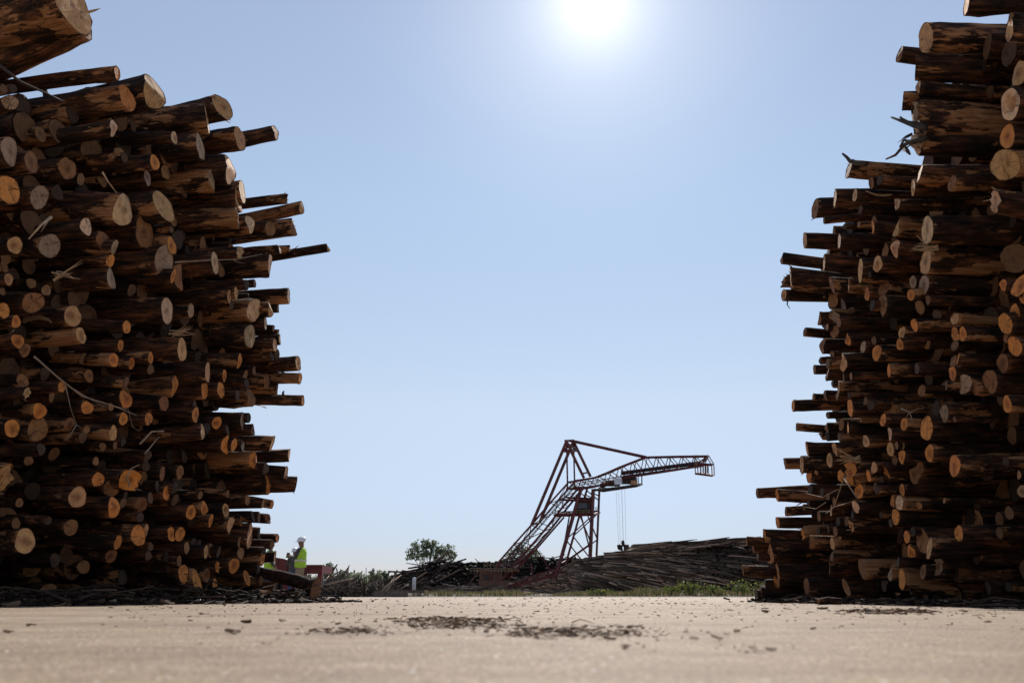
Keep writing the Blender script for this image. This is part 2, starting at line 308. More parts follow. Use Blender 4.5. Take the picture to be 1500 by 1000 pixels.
RIGHT = """1416,4,36,10,o,e,-.01 1356,56,43,14,t,ef,-.02 1478,45,31,9,t 1480,25,12,7,t 1317,79.5,22,9,b,e,-.1 1341,100,33,9,t,,-.06 1344,128,18,6,t 1489,108,36,28,t 1322.5,148,27,9,t,e,-.02
1345,178,58,22,g,r,-.04 1343,211,34,9,p,r,-.22 1479,153,46,27,p,h 1468,241,46,29,t 1475,200,36,16,o 1243,248,27,5,b,ef,-.06 1347,254,27,8,p 1288,264,15,6,t 1276,268,17,8,b,e 1337,275,23,7,t 1394,268,24,9,b
1458,296,36,18,p,r 1252,286,19,6,p,,-.09 1311,300,18,5,p 1223,290,26,4,t,f,-.05 1260,307,12,8,t,r 1194,306,29,7,b,ef,.02 1207,323,11,3,b,e,.07 1238,332,9,4,b 1258,329,9,4,p 1277,334,23,8,o
1311,334,27,12,t 1309,364,25,13,t 1179,352,21,6,t,e,-.02 1229,353,23,6,p 1144,378,16,3,b,e,-.07 1207,384,23,4,t,,-.04 1284,386,25,13,t 1260,396,34,8,t 1274,402,11,8,o 1158,408,32,4,t,f,-.06
1148,412,18,8,b,rf 1148,432,17,4,t,e,-.03 1218,417,23,5,b 1243,418,21,4,o 1294,422,23,12,b 1269,430,20,5,o 1278,447,16,4,o 1291,448,31,15,b 1358,337,43,14,p 1356,383,39,18,t 1353,418,31,18,g
1334,432,18,10,o 1337,413,18,14,g 1358,440,15,8,t 1468,418,18,10,o 1494,418,34,16,o 1497,436,18,12,o 1486,459,27,14,o 1472,474,32,17,o 1475,494,17,16,b 1486,507,31,13,o 1398,467,17,12,t 1373,461,17,13,d
1348,450,20,12,d 1339,476,19,8,o 1320,488,19,8,t 1399,490,22,10,o 1410,489,20,11,o 1198.6,466,19,5,b,e,-.02 1222,463,20,9,g,r 1229,472,16,6,t,r 1179,486,13,4,b,e,-.1 1212,479,11,4,t 1221,486,19,5,b
1239,496,20,5,o 1202.6,506.6,21,6,b,e,-.03 1317,504,18,8,o 1280,499,13,8,t 1264,508,17,8,g 1284,516.5,23,9,o 1232,530,29,8,t 1219,519,11,6,p 1201,528,11,4,b 1213,532,15,4,t 1193,541,13,3,b,e 1211,547,19,4,b,f
1235,552,14,4,p 1247,551,12,4,o 1302,543,19,7,o 1343,540,16,7,o 1219,562,12,3,t 1227,567,17,5,p 1208,579,15,4,t 1191,581,10,5,b,ef 1226,580,13,4,t 1244,579,9,6,o 1161.7,594,17,4,o,ef,-.02 1267,587,13,10,o
1276,593,16,10,o 1245,597,26,7,o 1303,600,25,14,b 1213,608,11,3,b 1261,615,9,5,o 1293,615,19,8,o 1399,506,16,11,o 1468.5,532,29,17,b 1450.5,558,35,21,b 1475,592,24,15,o 1403,526,20,8,o 1396,530,19,7,b
1395,547,21,11,o 1408,563,30,17,g 1425,566,25,17,b 1387,565,14,6,o 1350,572,17,10,b 1358,505,14,10,d 1372,599,29,9,d 1383,605,25,9,g 1357,627,35,19,o 1324,621,19,9,o 1399,614,9,14,o,r 1323,653,11,8,o
1301,637,19,9,p 1314,652,11,8,o 1304,658,21,9,t 1320,669,20,10,o 1311,674,14,10,b 1360,664,26,11,o 1398,682,30,17,o 1338,696,27,15,b 1348,684,17,12,b 1474,676,15,9,g 1492,695,14,6,o 1498,719,19,9,g
1297,690,23,9,o,r 1291,702,9,7,o 1283,717,14,7,o 1321,717,17,10,o,f 1317,736,20,12,p 1307,734,18,6,o 1384,733,8,10,o 1347,740,11,13,o 1310,757,24,13,o 1305,766,13,8,o 1291,754,9,7,p 1479,751,19,13,d
1404,781,25,10,o 1419,780,23,18,g 1338,777,13,6,o 1328,786,19,8,o 1351,792,35,13,b 1361,803,31,9,t 1332,807,19,6,o 1352,837,21,9,b 1375,830,25,13,g,r 1315,823,15,6,o 1302,837,25,6,g 1321,848,29,9,o
1295,855,23,7,d 1336,859,21,8,d 1446,861,19,11,d 1478,859,14,9,d 1465,780,17,12,d 1167,625,11,3,b,e,-.04 1210,626,13,4,b 1202,638,13,4,d 1211,639,13,5,o 1229,641,14,5,t 1231,622,17,4,b 1182,657,21,5,o,e,0
1222,658,19,8,t 1232,662,17,6,p 1242,626,18,8,o 1148,679,17,3,b,e,.02 1174,680,24,5,t,f,-.03 1215,674,21,9,t 1185,698,17,8,o,e 1196,692,8,7,o 1268,646,17,8,p,f 1256,641,23,8,d 1246,692,36,17,o,r
1278,684,17,11,t 1272,697,17,7,o 1231,697,19,9,o,f 1109,722,14,3,b,e,.03 1138,725,17,5,o,,-.01 1187,716,15,6,p 1258,719,21,11,o 1282,714,15,7,t 1221,734,13,7,o 1204,721,13,5,o 1213,727,11,6,t 1184,737,9,6,o
1151,749,13,4,b,ef 1177,743,10,6,o 1139,765,16,5,o,e 1117,786,21,5,o,e 1126,784,13,4,t 1093,792,13,3,o,e,0 1103,803,12,3,b,e 1128,801,19,5,o 1124,806,38,8,t 1132,819,16,6,o 1141,818,11,5,o 1110,815,13,3,b
1088,835,15,3,b,e,-.01 1104,835,15,4,b,e 1176,781,21,7,o,rf 1186,793,18,5,t 1219,796,18,5,t 1218,814,17,6,t 1199,777,11,7,o 1212,776,14,4,o 1224,778,14,5,o 1230,783,14,5,o 1189,754,11,3,o 1200,756,15,4,o
1218,747,17,6,o 1228,763,14,7,o 1240,763,14,5,o 1253,742,18,7,p 1249,754,11,6,o 1247,769,21,8,t,r 1215,832,23,8,b 1263,833,29,8,b 1138,842,37,6,t 1132,851,24,5,o 1120,855,12,4,b 1113,869,23,6,b
1108,871,16,4,b 1119,873,17,4,b 1181,858,25,6,b 1240,860,24,8,d 1400,840,26,12,d 1430,815,22,12,d"""
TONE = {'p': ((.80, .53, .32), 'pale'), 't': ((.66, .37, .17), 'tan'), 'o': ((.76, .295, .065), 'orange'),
        'g': ((.44, .30, .19), 'grey'), 'b': ((.32, .15, .06), 'brown'), 'd': ((.08, .045, .024), 'dark')}  # orange and dark partly paint ground bounce and recess shade into the wood
def face_point(px, py, side, rec):
    d = ray(px, py); q = d.x / d.y
    if side < 0:  # X = -7.1 - rec + .3 Y
        Y = (7.1 + rec) / (.3 - q); Y = min(Y, 12.5 + .3 * rec)
    else:         # X = 4.99 + rec - .09 Y
        Y = (4.99 + rec) / (q + .09); Y = min(Y, 12.9 + .3 * rec)
    return Vector((0, 0, CH)) + d * (Y / d.y)
def inward(yaw, pitch, side):
    # direction from the cut end into the stack
    c = math.cos(pitch)
    return Vector((side * math.cos(yaw) * c, math.sin(yaw) * c, -math.sin(pitch)))
def solve_pitch(P, yaw, side, slope):
    best = (9, 0)
    x0, y0, _ = proj(P)
    for k in range(-40, 41):
        th = R(k * .6)
        x1, y1, _ = proj(P + inward(yaw, th, side) * 1.0)
        s = (y1 - y0) / (x0 - x1) if side < 0 else (y0 - y1) / (x1 - x0)   # image rise towards the open end (left) / to the right (right)
        e = abs(s - slope)
        if e < best[0]: best = (e, th)
    return best[1]

def log_rings(rr, L, r, taper, tilt, n, k, bend, rough):
    """ring vertices of a log lying along +X from its cut end at the origin"""
    ph = [rr.uniform(0, 6.28) for _ in range(6)]; am = [rr.uniform(.02, .095), rr.uniform(.015, .065), rr.uniform(.01, .04)]
    ta = rr.uniform(0, 6.28); wedge = rr.uniform(.12, .42) if rr.random() < .38 else 0.0; by, bz = rr.uniform(-bend, bend), rr.uniform(-bend, bend)
    knots = [(rr.uniform(.1, L * .6), rr.uniform(0, 6.28)) for _ in range(2)]
    def pt(x, t, f=1.0, jag=0.0):
        R_ = r * (1 + taper * x / L) * (1 + am[0] * math.sin(2 * t + ph[0] + x) + am[1] * math.sin(3 * t + ph[1] - 1.3 * x) + am[2] * math.sin(5 * t + ph[2] + 2 * x))
        for kx, kt in knots:
            R_ += r * .2 * math.exp(-((x - kx) / .12) ** 2) * max(0, math.cos(t - kt)) ** 4
        y = R_ * f * math.cos(t) + by * math.sin(math.pi * x / L); z = R_ * f * math.sin(t) + bz * math.sin(math.pi * x / L)
        w = max(0.0, 1 - x / (r * 3))
        return Vector((x + w * R_ * f * (tilt * math.cos(t - ta) + wedge * abs(math.cos(t - ta))) + jag, y, z))
    xs = [0, .05, .14, .28, .45, .65, .9, 1.2, 1.6, 2.3, L] if k >= 10 else [0, .1, .4, 1.0, 2.0, L]
    return pt, xs

def build_log(side, P, yaw, pitch, r, rr, tone, flags):
    L = rr.uniform(3.4, 4.4); n = 20; taper = rr.uniform(-.12, .16)
    tilt = rr.uniform(.02, .14) if rr.random() < .7 else rr.uniform(.15, .38); rough = 'r' in flags
    pt, xs = log_rings(rr, L, r, taper, tilt, n, 10, rr.choice((.03, .05, .09, .13)) * (1.0 if r < .2 else .6), rough)
    vs = []; fs = []
    p1, p2, p3 = [rr.uniform(0, 6.28) for _ in range(3)]
    jag = [r * (.38 * math.sin(6.28 * k / n + p1) + .16 * math.sin(3 * 6.28 * k / n + p2) + .1 * math.sin(7 * 6.28 * k / n + p3) + rr.uniform(-.1, .1)) if rough else rr.uniform(-.02, .03) * r for k in range(n)]
    ths = [2 * math.pi * k / n for k in range(n)]
    jit = lambda: rr.uniform(-.035, .035)
    inner = .93
    for k in range(n): vs.append(pt(.012, ths[k], inner, -jag[k] * .6))
    for i, x in enumerate(xs):
        for k in range(n):
            f = 1 + jit()
            vs.append(pt(x, ths[k], f, -jag[k] if i == 0 else 0))
    nr = len(xs) + 1
    for i in range(nr - 1):
        for k in range(n): fs.append((i * n + k, i * n + (k + 1) % n, (i + 1) * n + (k + 1) % n, (i + 1) * n + k))
    fs.append(tuple((nr - 1) * n + k for k in range(n)))
    o = link_mesh('log', vs, fs, BARK, smooth=True)
    d = inward(yaw, pitch, side)
    zax = Vector((0, 0, 1)); yax = zax.cross(d).normalized(); zax = d.cross(yax)
    M = Matrix((d, yax, zax)).transposed().to_4x4() @ Matrix.Rotation(rr.uniform(0, 6.28), 4, 'X')
    M.translation = P; o.matrix_world = M
    # the sawn face
    vs = []; fs = []
    radii = [.0, .3, .6, .85, .955]
    for j, f in enumerate(radii):
        for k in range(n):
            if j == 0 and k: continue
            dep = rr.uniform(-.5, .5) * r * (.35 if rough else .006)
            jj = -jag[k] * (.8 * f if rough else 1) if f > .5 else 0
            v = pt(.004, ths[k], f, jj + dep)
            if 'h' in flags and f < .4: v.x += r * 1.1
            vs.append(v)
    for k in range(n): fs.append((0, 1 + (k + 1) % n, 1 + k))
    for j in range(len(radii) - 2):
        for k in range(n): fs.append((1 + j * n + k, 1 + j * n + (k + 1) % n, 1 + (j + 1) * n + (k + 1) % n, 1 + (j + 1) * n + k))
    c = link_mesh('cut_end', vs, fs, CUT, o, None, True)
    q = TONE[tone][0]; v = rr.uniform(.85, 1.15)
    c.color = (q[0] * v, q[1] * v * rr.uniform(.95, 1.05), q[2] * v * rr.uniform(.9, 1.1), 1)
    # ragged bark and splinters round broken or frayed ends
    if 'f' in flags or rough or rr.random() < .12:
        for _ in range(rr.randint(3, 6) if ('f' in flags or rough) else 1):
            mb = MB()
            t = rr.uniform(0, 6.28); p0 = pt(.03, t, 1.0)
            ln = rr.uniform(.15, .55) * r * (1.5 if rough else 1)
            out = Vector((-1, math.cos(t) * .5, math.sin(t) * .5)) + Vector((rr.uniform(-.3, .3), rr.uniform(-.5, .5), rr.uniform(-.5, .5)))
            p1 = p0 + out.normalized() * ln * .6; p2 = p1 + (out + Vector((0, rr.uniform(-.4, .4), rr.uniform(-.6, .2)))).normalized() * ln * .5
            mb.tube([p0, p1, p2], [r * .055, r * .04, r * .006], 4)
            mb.build('splinter' if rough else 'bark_fray', M_DARKTWIG if rr.random() < .6 else M_SPLINT, o)
    if rr.random() < .22:      # a ribbon of bark peeling off the trunk
        x0 = rr.uniform(.02, .6); ln = rr.uniform(.15, .5); t = rr.uniform(0, 6.28); wd = rr.uniform(.18, .4); vs = []; fs = []
        for i in range(7):
            q = i / 6; lift = 1.03 + (.9 * (1 - q) ** 2) * rr.uniform(.5, .8); tt = t + .3 * math.sin(q * 3)
            for e in (-wd, 0, wd):
                v = pt(x0 + ln * q, tt + e * (.35 + .65 * q), lift - abs(e) * .15); vs.append(v)
        for i in range(6):
            for k in range(2): fs.append((i * 3 + k, i * 3 + k + 1, i * 3 + k + 4, i * 3 + k + 3))
        link_mesh('peeling_bark', vs, fs, M_SPLINT if rr.random() < .5 else M_PEEL, o, None, True)
    if rr.random() < .3 and r > .07:
        x = rr.uniform(.25, 1.1); t = rr.uniform(0, 6.28); p0 = pt(x, t, .95)
        out = Vector((rr.uniform(-.5, .2), math.cos(t), math.sin(t))).normalized()
        mb = MB(); mb.tube([p0, p0 + out * r * .45, p0 + out * r * .75 + Vector((-.02, 0, 0))], [r * .26, r * .19, r * .13], 7, 0, True, 1)
        st_ = mb.build('branch_stub', [BARK, CUT], o); st_.color = (.34, .18, .08, 1)
    return o

FILL = {-1: MB(), 1: MB()}
def fill_log(side, P, yaw, pitch, r, rr, L=None):
    L = L or rr.uniform(3.2, 4.2); n = 11
    pt, xs = log_rings(rr, L, r, rr.uniform(-.1, .15), rr.uniform(0, .3), n, 6, .03, False)
    d = inward(yaw, pitch, side); yax = Vector((0, 0, 1)).cross(d).normalized(); zax = d.cross(yax)
    M = Matrix((d, yax, zax)).transposed()
    vs = []; fs = []
    for x in xs:
        for k in range(n): vs.append(P + M @ pt(x, 2 * math.pi * k / n, 1 + rr.uniform(-.04, .04)))
    for i in range(len(xs) - 1):
        for k in range(n): fs.append((i * n + k, i * n + (k + 1) % n, (i + 1) * n + (k + 1) % n, (i + 1) * n + k))
    FILL[side].add(vs, fs, 0)
    cap = [P + M @ pt(-.004, 2 * math.pi * k / n, .95) for k in range(n)]
    FILL[side].add([P + M @ pt(.0, 0, 0)] + cap, [(0, 1 + (k + 1) % n, 1 + k) for k in range(n)], 1)

def lerp(a, b, t): return a + (b - a) * max(0, min(1, t))
def field_yaw(side, x, y):
    if side < 0:
        u = (400 - x) / 400
        f = lerp(1, 17, u)
        f += lerp(0, 9, (y - 550) / 200) * max(0, min(1.2, u))
        f += lerp(9, 0, (y - 80) / 230)
        return f
    return lerp(-1.5, 1.0, (x - 1150) / 350)
def est_yaw(side, P, w, h):
    """yaw at which the round end shows the measured ellipse"""
    v = (P - Vector((0, 0, CH))).normalized(); want = min(.97, w / h); best = (9, 0)
    for k in range(-15, 50):
        n = -inward(R(k), 0, side); e = abs(-n.dot(v) - want)
        if e < best[0]: best = (e, k)
    return best[1]
def parse(s):
    out = []
    for t in s.split():
        a = t.split(',')
        out.append((float(a[0]), float(a[1]), float(a[2]), float(a[3]), a[4], a[5] if len(a) > 5 else '', float(a[6]) if len(a) > 6 else None))
    return out
LOGS = []       # (side, x, y, h, r, tone, flags, object)
for side, data, keep in ((-1, LEFT, 150), (1, RIGHT, 150)):
    L_ = parse(data)
    order = sorted(range(len(L_)), key=lambda i: -(L_[i][2] * (1.0 if L_[i][4] != 'd' else .5) + (8 if 'e' in L_[i][5] else 0)))
    chosen = set(order[:keep])
    for i, (x, y, h, w, tone, flags, slope) in enumerate(L_):
        rr = random.Random(1000 * side + i)
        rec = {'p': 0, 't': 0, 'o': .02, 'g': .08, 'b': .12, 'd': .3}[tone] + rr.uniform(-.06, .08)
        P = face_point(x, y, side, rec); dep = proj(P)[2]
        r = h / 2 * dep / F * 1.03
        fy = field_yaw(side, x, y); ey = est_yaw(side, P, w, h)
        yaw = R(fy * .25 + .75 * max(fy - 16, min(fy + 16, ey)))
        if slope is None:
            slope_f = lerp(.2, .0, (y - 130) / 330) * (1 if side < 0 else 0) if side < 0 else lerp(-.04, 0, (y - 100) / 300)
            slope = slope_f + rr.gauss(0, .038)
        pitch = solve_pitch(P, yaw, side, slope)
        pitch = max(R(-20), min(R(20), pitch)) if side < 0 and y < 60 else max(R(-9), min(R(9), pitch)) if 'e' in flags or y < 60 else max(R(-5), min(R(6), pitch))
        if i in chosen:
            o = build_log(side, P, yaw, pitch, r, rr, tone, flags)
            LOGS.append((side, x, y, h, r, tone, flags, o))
        else:
            fill_log(side, P, yaw, pitch, r, rr)

# silhouettes of the stacks in the photo: inner logs may only stand inside
SIL_L = [(-9999, 128), (20, 128), (150, 150), (215, 150), (285, 195), (330, 215), (335, 290), (345, 330), (380, 375), (378, 430), (385, 500), (385, 560), (362, 610), (372, 640), (385, 690), (372, 720), (378, 790), (372, 880)]
SIL_R = [(9999, 30), (1400, 110), (1358, 150), (1345, 228), (1300, 275), (1255, 300), (1215, 330), (1190, 400), (1205, 460), (1225, 500), (1215, 600), (1215, 660), (1195, 700), (1165, 740), (1150, 780), (1135, 800), (1135, 880)]
def inside(side, px, py, rp):
    S = SIL_L if side < 0 else SIL_R
    if py - rp < S[0][1]: return False
    # limit of x at this height and limit of y at this x
    for (x0, y0), (x1, y1) in zip(S, S[1:]):
        if y0 <= py - rp <= y1:
            xl = lerp(x0, x1, (py - rp - y0) / max(1, y1 - y0))
            if x0 < -999 or x0 > 999 and x0 > 1600: xl = x1
            return px < xl if side < 0 else px > xl
    return py < 890
for side in (-1, 1):
    rr = random.Random(31 + side)
    for layer, (r0, r1, sp) in enumerate(((.5, 1.05, .24), (1.1, 1.9, .26))):
        Y = 5.2
        ymax = 12.4 if side < 0 else 12.7
        while Y < ymax:
            z = .1
            while z < 7.6:
                rec = rr.uniform(r0, r1)
                yy = Y + rr.uniform(-.09, .09); zz = z + rr.uniform(-.09, .09)
                X = (-7.1 - rec + .3 * yy) if side < 0 else (4.99 + rec - .09 * yy)
                P = Vector((X, yy, max(.09, zz))); px, py, dep = proj(P)
                r = rr.choice((.075, .09, .1, .12, .14, .16)); rp = r * F / dep
                if inside(side, px, py, rp + 4) and not (layer == 0 and any(abs(px - l[1]) < .5 * rp and abs(py - l[2]) < .5 * rp for l in LOGS if l[0] == side)):
                    fill_log(side, P, R(field_yaw(side, max(0, min(1500, px)), py) + rr.uniform(-3, 3)), R(rr.uniform(-1, 1) + (lerp(3, 0, (py - 130) / 300) if side < 0 else 0)), r, rr)
                z += sp
            Y += sp * .95
for side in (-1, 1):
    o = FILL[side].build('log_stack_interior', [BARK_HEAP, CUT_SHADED], None, True)
    tag(o, 'mass of logs, ends painted shade-dark, packed deep between the jutting ends, ' + ('stack by the workers' if side < 0 else 'stack by the weedy verge'), 'logs', 'logs packed inside the stacks', 'stuff')

# labels that single out each log
def size_word(r):
    d = 2 * r
    return 'twig-thin' if d < .105 else 'thin' if d < .14 else 'slim' if d < .175 else 'medium' if d < .215 else 'stout' if d < .27 else 'thick' if d < .36 else 'massive'
def bands(side, x, y):
    hs = [(150, 'topping'), (260, 'high on'), (360, 'upper on'), (450, 'above mid-height on'), (540, 'halfway up'), (630, 'below mid-height on'), (720, 'lower on'), (800, 'low on')]
    hw = next((w for lim, w in hs if y < lim), 'at the foot of')
    st = "the workers' stack" if side < 0 else "the weedside stack"
    u = (x / 400) if side < 0 else (1500 - x) / 350
    aw = 'poking out' if u > 1.03 else 'at its open edge' if u > .82 else 'near its open edge' if u > .6 else 'mid face' if u > .38 else 'toward its shaded end' if u > .17 else 'at its shaded end'
    return hw, st, aw
groups = {}
for L in LOGS:
    side, x, y, h, r, tone, flags, o = L
    hw, st, aw = bands(side, x, y)
    ex = 'broken' if 'r' in flags else 'hollow' if 'h' in flags else 'frayed' if 'f' in flags else ''
    if 'e' in flags: aw = 'jutting against sky'
    lab = ' '.join(t for t in (size_word(r), ex, TONE[tone][1] + '-ended log', hw, st, aw) if t)
    groups.setdefault(lab, []).append(L)
ORD = {2: ['upper', 'lower'], 3: ['upper', 'middle', 'lower'], 4: ['highest', 'second highest', 'third highest', 'lowest']}
for lab, Ls in groups.items():
    Ls.sort(key=lambda l: l[2])
    for i, L in enumerate(Ls):
        s = lab
        if 1 < len(Ls) <= 4: s = lab + ', ' + ORD[len(Ls)][i]
        elif len(Ls) > 4: s = lab + ', ' + ('highest' if i == 0 else 'lowest' if i == len(Ls) - 1 else ['second', 'third', 'fourth', 'fifth', 'sixth'][min(4, i - 1)] + ' highest')
        tag(L[7], s, 'log', "logs in the workers' stack" if L[0] < 0 else 'logs in the stack by the weeds')

# ------------------------------------------------------------------ ground
g = MB()
xs = [-3000, -400, -60, -20, -8, 8, 20, 60, 400, 3000]; ys = [-60, -4, 0, 3, 8, 16, 30, 60, 400, 4000]
gv = [Vector((x, y, 0)) for y in ys for x in xs]
g.add(gv, [(j * 10 + i, j * 10 + i + 1, (j + 1) * 10 + i + 1, (j + 1) * 10 + i) for j in range(9) for i in range(9)])
tag(g.build('ground', M_GROUND), kind='structure')
# soil of the verge beyond the paved yard: a low, lumpy bank
rr = random.Random(5); vb = MB(); nx, ny = 110, 8
vv = []
for j in range(ny):
    for i in range(nx):
        x = lerp(-60, 60, i / (nx - 1)); y = 43.5 + j * 4.0 + (rr.uniform(-.5, .5) if j == 0 else rr.uniform(-1, 1))
        vv.append(Vector((x, y, .004 if j == 0 else .10 + .12 * math.sin(x * .7 + j) * math.sin(x * .23) + rr.uniform(-.03, .06))))
vb.add(vv, [(j * nx + i, j * nx + i + 1, (j + 1) * nx + i + 1, (j + 1) * nx + i) for j in range(ny - 1) for i in range(nx - 1)])
tag(vb.build('verge_ground', M_SOIL, None, True), kind='structure')

# grass and weeds on the verge
rr = random.Random(11); gb = MB()
def blade(mb, p, h, w, rr, m=0):
    a = rr.uniform(0, 6.28); lean = Vector((rr.uniform(-.35, .35), rr.uniform(-.35, .35), 1)) * h
    s = Vector((math.cos(a), math.sin(a), 0)) * w
    mb.add([p - s, p + s, p + lean * .6 + s * .6, p + lean], [(0, 1, 2, 3)], m)
for _ in range(8000):
    px = rr.uniform(560, 1180); Y = rr.uniform(44, 52); p = at_depth(px, 871, Y); p.z = .05
    dens = .5 + .5 * math.sin(px * .045) * math.sin(px * .017 + 1)
    if rr.random() > .35 + .65 * dens: continue
    tall = 1.0 if px < 930 else 1.35
    blade(gb, p, rr.uniform(.08, .34) * tall * (.5 + .8 * dens), rr.uniform(.02, .05), rr)
tag(gb.build('verge_grass', M_GRASS), 'dry green and yellow grass fringing the far edge of the paved yard', 'grass', None, 'stuff')
for (cx, hh, wd, lab) in ((985, .62, 22, 'low yellow-green weed bush on the verge, left of the tall weeds'), (1010, 1.0, 30, 'tallest yellow-green weed bush on the verge before the big far log pile'), (1045, .7, 24, 'mid-sized green weed bush on the verge before the far log pile'), (1085, .95, 26, "wide green weed bush on the verge next to the near stack's corner"), (880, .45, 26, 'small weed bush on the verge under the hanging grapple'), (1120, .9, 26, "weed bush half hidden behind the near stack's foot")):
    wb = MB(); c = at_depth(cx, 871, 45.5); c.z = .05
    for _ in range(14):
        hh_ = hh * .8; a = rr.uniform(0, 6.28); top = c + Vector((math.cos(a) * wd / 29 * .5 * rr.random(), math.sin(a) * .4, hh_ * rr.uniform(.6, 1)))
        wb.tube([c + Vector((rr.uniform(-.2, .2), 0, 0)), top], [.012, .004], 4, 1)
    for _ in range(420):
        t = rr.random() ** .7
        p = c + Vector((rr.gauss(0, wd / 29 * .32), rr.gauss(0, .25), hh * .8 * t * rr.uniform(.6, 1.05)))
        n = Vector((rr.gauss(0, 1), rr.gauss(0, 1), rr.gauss(0, 1))).normalized(); s = n.orthogonal().normalized() * rr.uniform(.03, .07); u = n.cross(s) * rr.uniform(.5, .9)
        wb.add([p - s, p + u, p + s, p - u], [(0, 1, 2, 3)])
    tag(wb.build('weed_bush', [M_LEAFWEED, M_DARKTWIG], None, False, c), lab, 'weed', 'weeds on the verge')

# ------------------------------------------------------------------ bark litter
def chip(mb, p, s, rr, flat=.25, m=0):
    a = rr.uniform(0, 6.28); L = s * rr.uniform(.8, 2.2); W = s * rr.uniform(.3, .8); H = s * flat * rr.uniform(.4, 1)
    X = Vector((math.cos(a), math.sin(a), rr.uniform(-.25, .25))).normalized(); Yv = Vector((-math.sin(a), math.cos(a), rr.uniform(-.4, .4))).normalized(); Z = X.cross(Yv)
    q = [(-1, -.6), (-.5, -1), (.4, -.9), (1, -.3), (.8, .6), (.1, 1), (-.7, .8)]
    j = [(x * rr.uniform(.7, 1.1), y * rr.uniform(.7, 1.1)) for x, y in q]; n = len(j)
    top = [p + X * x * L / 2 + Yv * y * W / 2 + Z * (H * (.6 + .8 * (1 - y * y))) for x, y in j]; bot = [p + X * x * L / 2 + Yv * y * W / 2 + Z * (H * .5 * (1 - y * y) - H * .3) for x, y in j]
    mb.add(top + bot, [tuple(range(n)), tuple(reversed(range(n, 2 * n)))] + [(k, n + k, n + (k + 1) % n, (k + 1) % n) for k in range(n)], m)
def stick(mb, p, L, r, rr, m=0, zr=.3):
    a = rr.uniform(0, 6.28); d = Vector((math.cos(a), math.sin(a), rr.uniform(-zr * .3, zr))).normalized()
    k = Vector((rr.gauss(0, .1), rr.gauss(0, .1), rr.gauss(0, .08))) * L
    mb.tube([p - d * L / 2, p + k, p + d * L / 2], [r, r * .85, r * .5], 5, m)
def ground_at(px, py):
    d = ray(px, py); return Vector((0, 0, CH)) + d * (-CH / d.z)
rr = random.Random(21)
lit = MB()
for _ in range(1500):
    Y = rr.uniform(6.4, 13.4); X = -7.1 + .3 * Y + rr.gauss(.05, .28) + (.25 if Y > 10.5 else 0)
    hmax = .13 if Y < 10.5 else .2
    e = abs(X - (-7.1 + .3 * Y))
    z = rr.uniform(.0, max(.012, hmax * (1 - e / .75))) if rr.random() < .75 else .01
    chip(lit, Vector((X, Y, z)), rr.uniform(.03, .11), rr)
for _ in range(220):
    Y = rr.uniform(6.4, 13.2); X = -7.1 + .3 * Y + rr.gauss(.0, .25); stick(lit, Vector((X, Y, rr.uniform(.01, .16))), rr.uniform(.2, .8), rr.uniform(.005, .016), rr)
for _ in range(420):   # the heap under the leaning log
    p = ground_at(rr.uniform(300, 470), 882); Y = rr.uniform(11.2, 13.6); X = lerp(-4.1, -2.6, rr.random() ** 1.2)
    chip(lit, Vector((X, Y, rr.uniform(0, .22) * max(0, 1 - (X + 4.0) / 1.5))), rr.uniform(.04, .14), rr)
tag(lit.build('bark_litter', M_LITTER_SHADED), "bark scraps and twigs heaped along the foot of the workers' stack", 'bark litter', None, 'stuff')
lit = MB()
for _ in range(1000):
    Y = rr.uniform(5.6, 13.2); X = 4.99 - .09 * Y + rr.gauss(-.04, .2)
    chip(lit, Vector((X, Y, rr.uniform(0, .05) if rr.random() < .7 else .006)), rr.uniform(.025, .09), rr)
for _ in range(80):
    Y = rr.uniform(5.6, 13.0); X = 4.99 - .09 * Y + rr.gauss(-.03, .18); stick(lit, Vector((X, Y, .02)), rr.uniform(.2, .7), rr.uniform(.004, .012), rr, 0, .1)
tag(lit.build('bark_litter', M_LITTER_SHADED), 'thin line of bark scraps along the foot of the stack by the weeds', 'bark litter', None, 'stuff')
# raked-looking heaps of bark crumbs on the open floor (pixel boxes on the floor -> real patches)
for (x0, x1, y0, y1, n, hz, lab) in ((605, 740, 907, 922, 420, .010, 'larger clump of shredded brown bark in the middle of the yard floor'), (740, 945, 920, 935, 460, .009, 'long streak of shredded bark on the yard floor, nearest the middle'), (585, 700, 905, 911, 120, .006, 'thin dark line of bark just behind the larger bark clump'), (470, 550, 921, 930, 130, .006, 'low scatter of bark crumbs on the floor toward the workers'), (1245, 1360, 894, 900, 220, .012, 'narrow band of bark scraps on the floor before the stack by the weeds'), (1065, 1125, 948, 956, 30, .006, 'small strip of bark lying closest to the camera on the open floor')):
    mb = MB()
    for _ in range(n):
        u = rr.betavariate(1.2, 1.2); v = rr.betavariate(1.6, 1.6)
        p = ground_at(lerp(x0, x1, u), lerp(y0, y1, v)); p.x += rr.gauss(0, .03); p.y += rr.gauss(0, .05)
        if rr.random() < .22: p.x += rr.gauss(0, .15); p.y += rr.gauss(0, .25)
        p.z = rr.uniform(0, hz)
        k = p.y / 2.6
        if rr.random() < .10 and n > 100: stick(mb, p, rr.uniform(.02, .07) * k, .0016 * k, rr, 0, .15)
        else: chip(mb, p, rr.uniform(.004, .012) * k * rr.choice((1, 1, 1, 2)), rr, .25)
    tag(mb.build('bark_debris', M_BARKCHIP), lab, 'bark debris', 'bark debris patches on the yard floor', 'stuff')
mb = MB()
for _ in range(1100):
    px = rr.uniform(150, 1500); Y = rr.uniform(2.6, 11) if rr.random() < .6 else rr.uniform(10, 30)
    p = at_depth(px, 871, Y); p.z = .002
    if abs(p.x) > 4.6: continue
    chip(mb, p, rr.uniform(.004, .012) * (Y / 3) ** .75, rr)
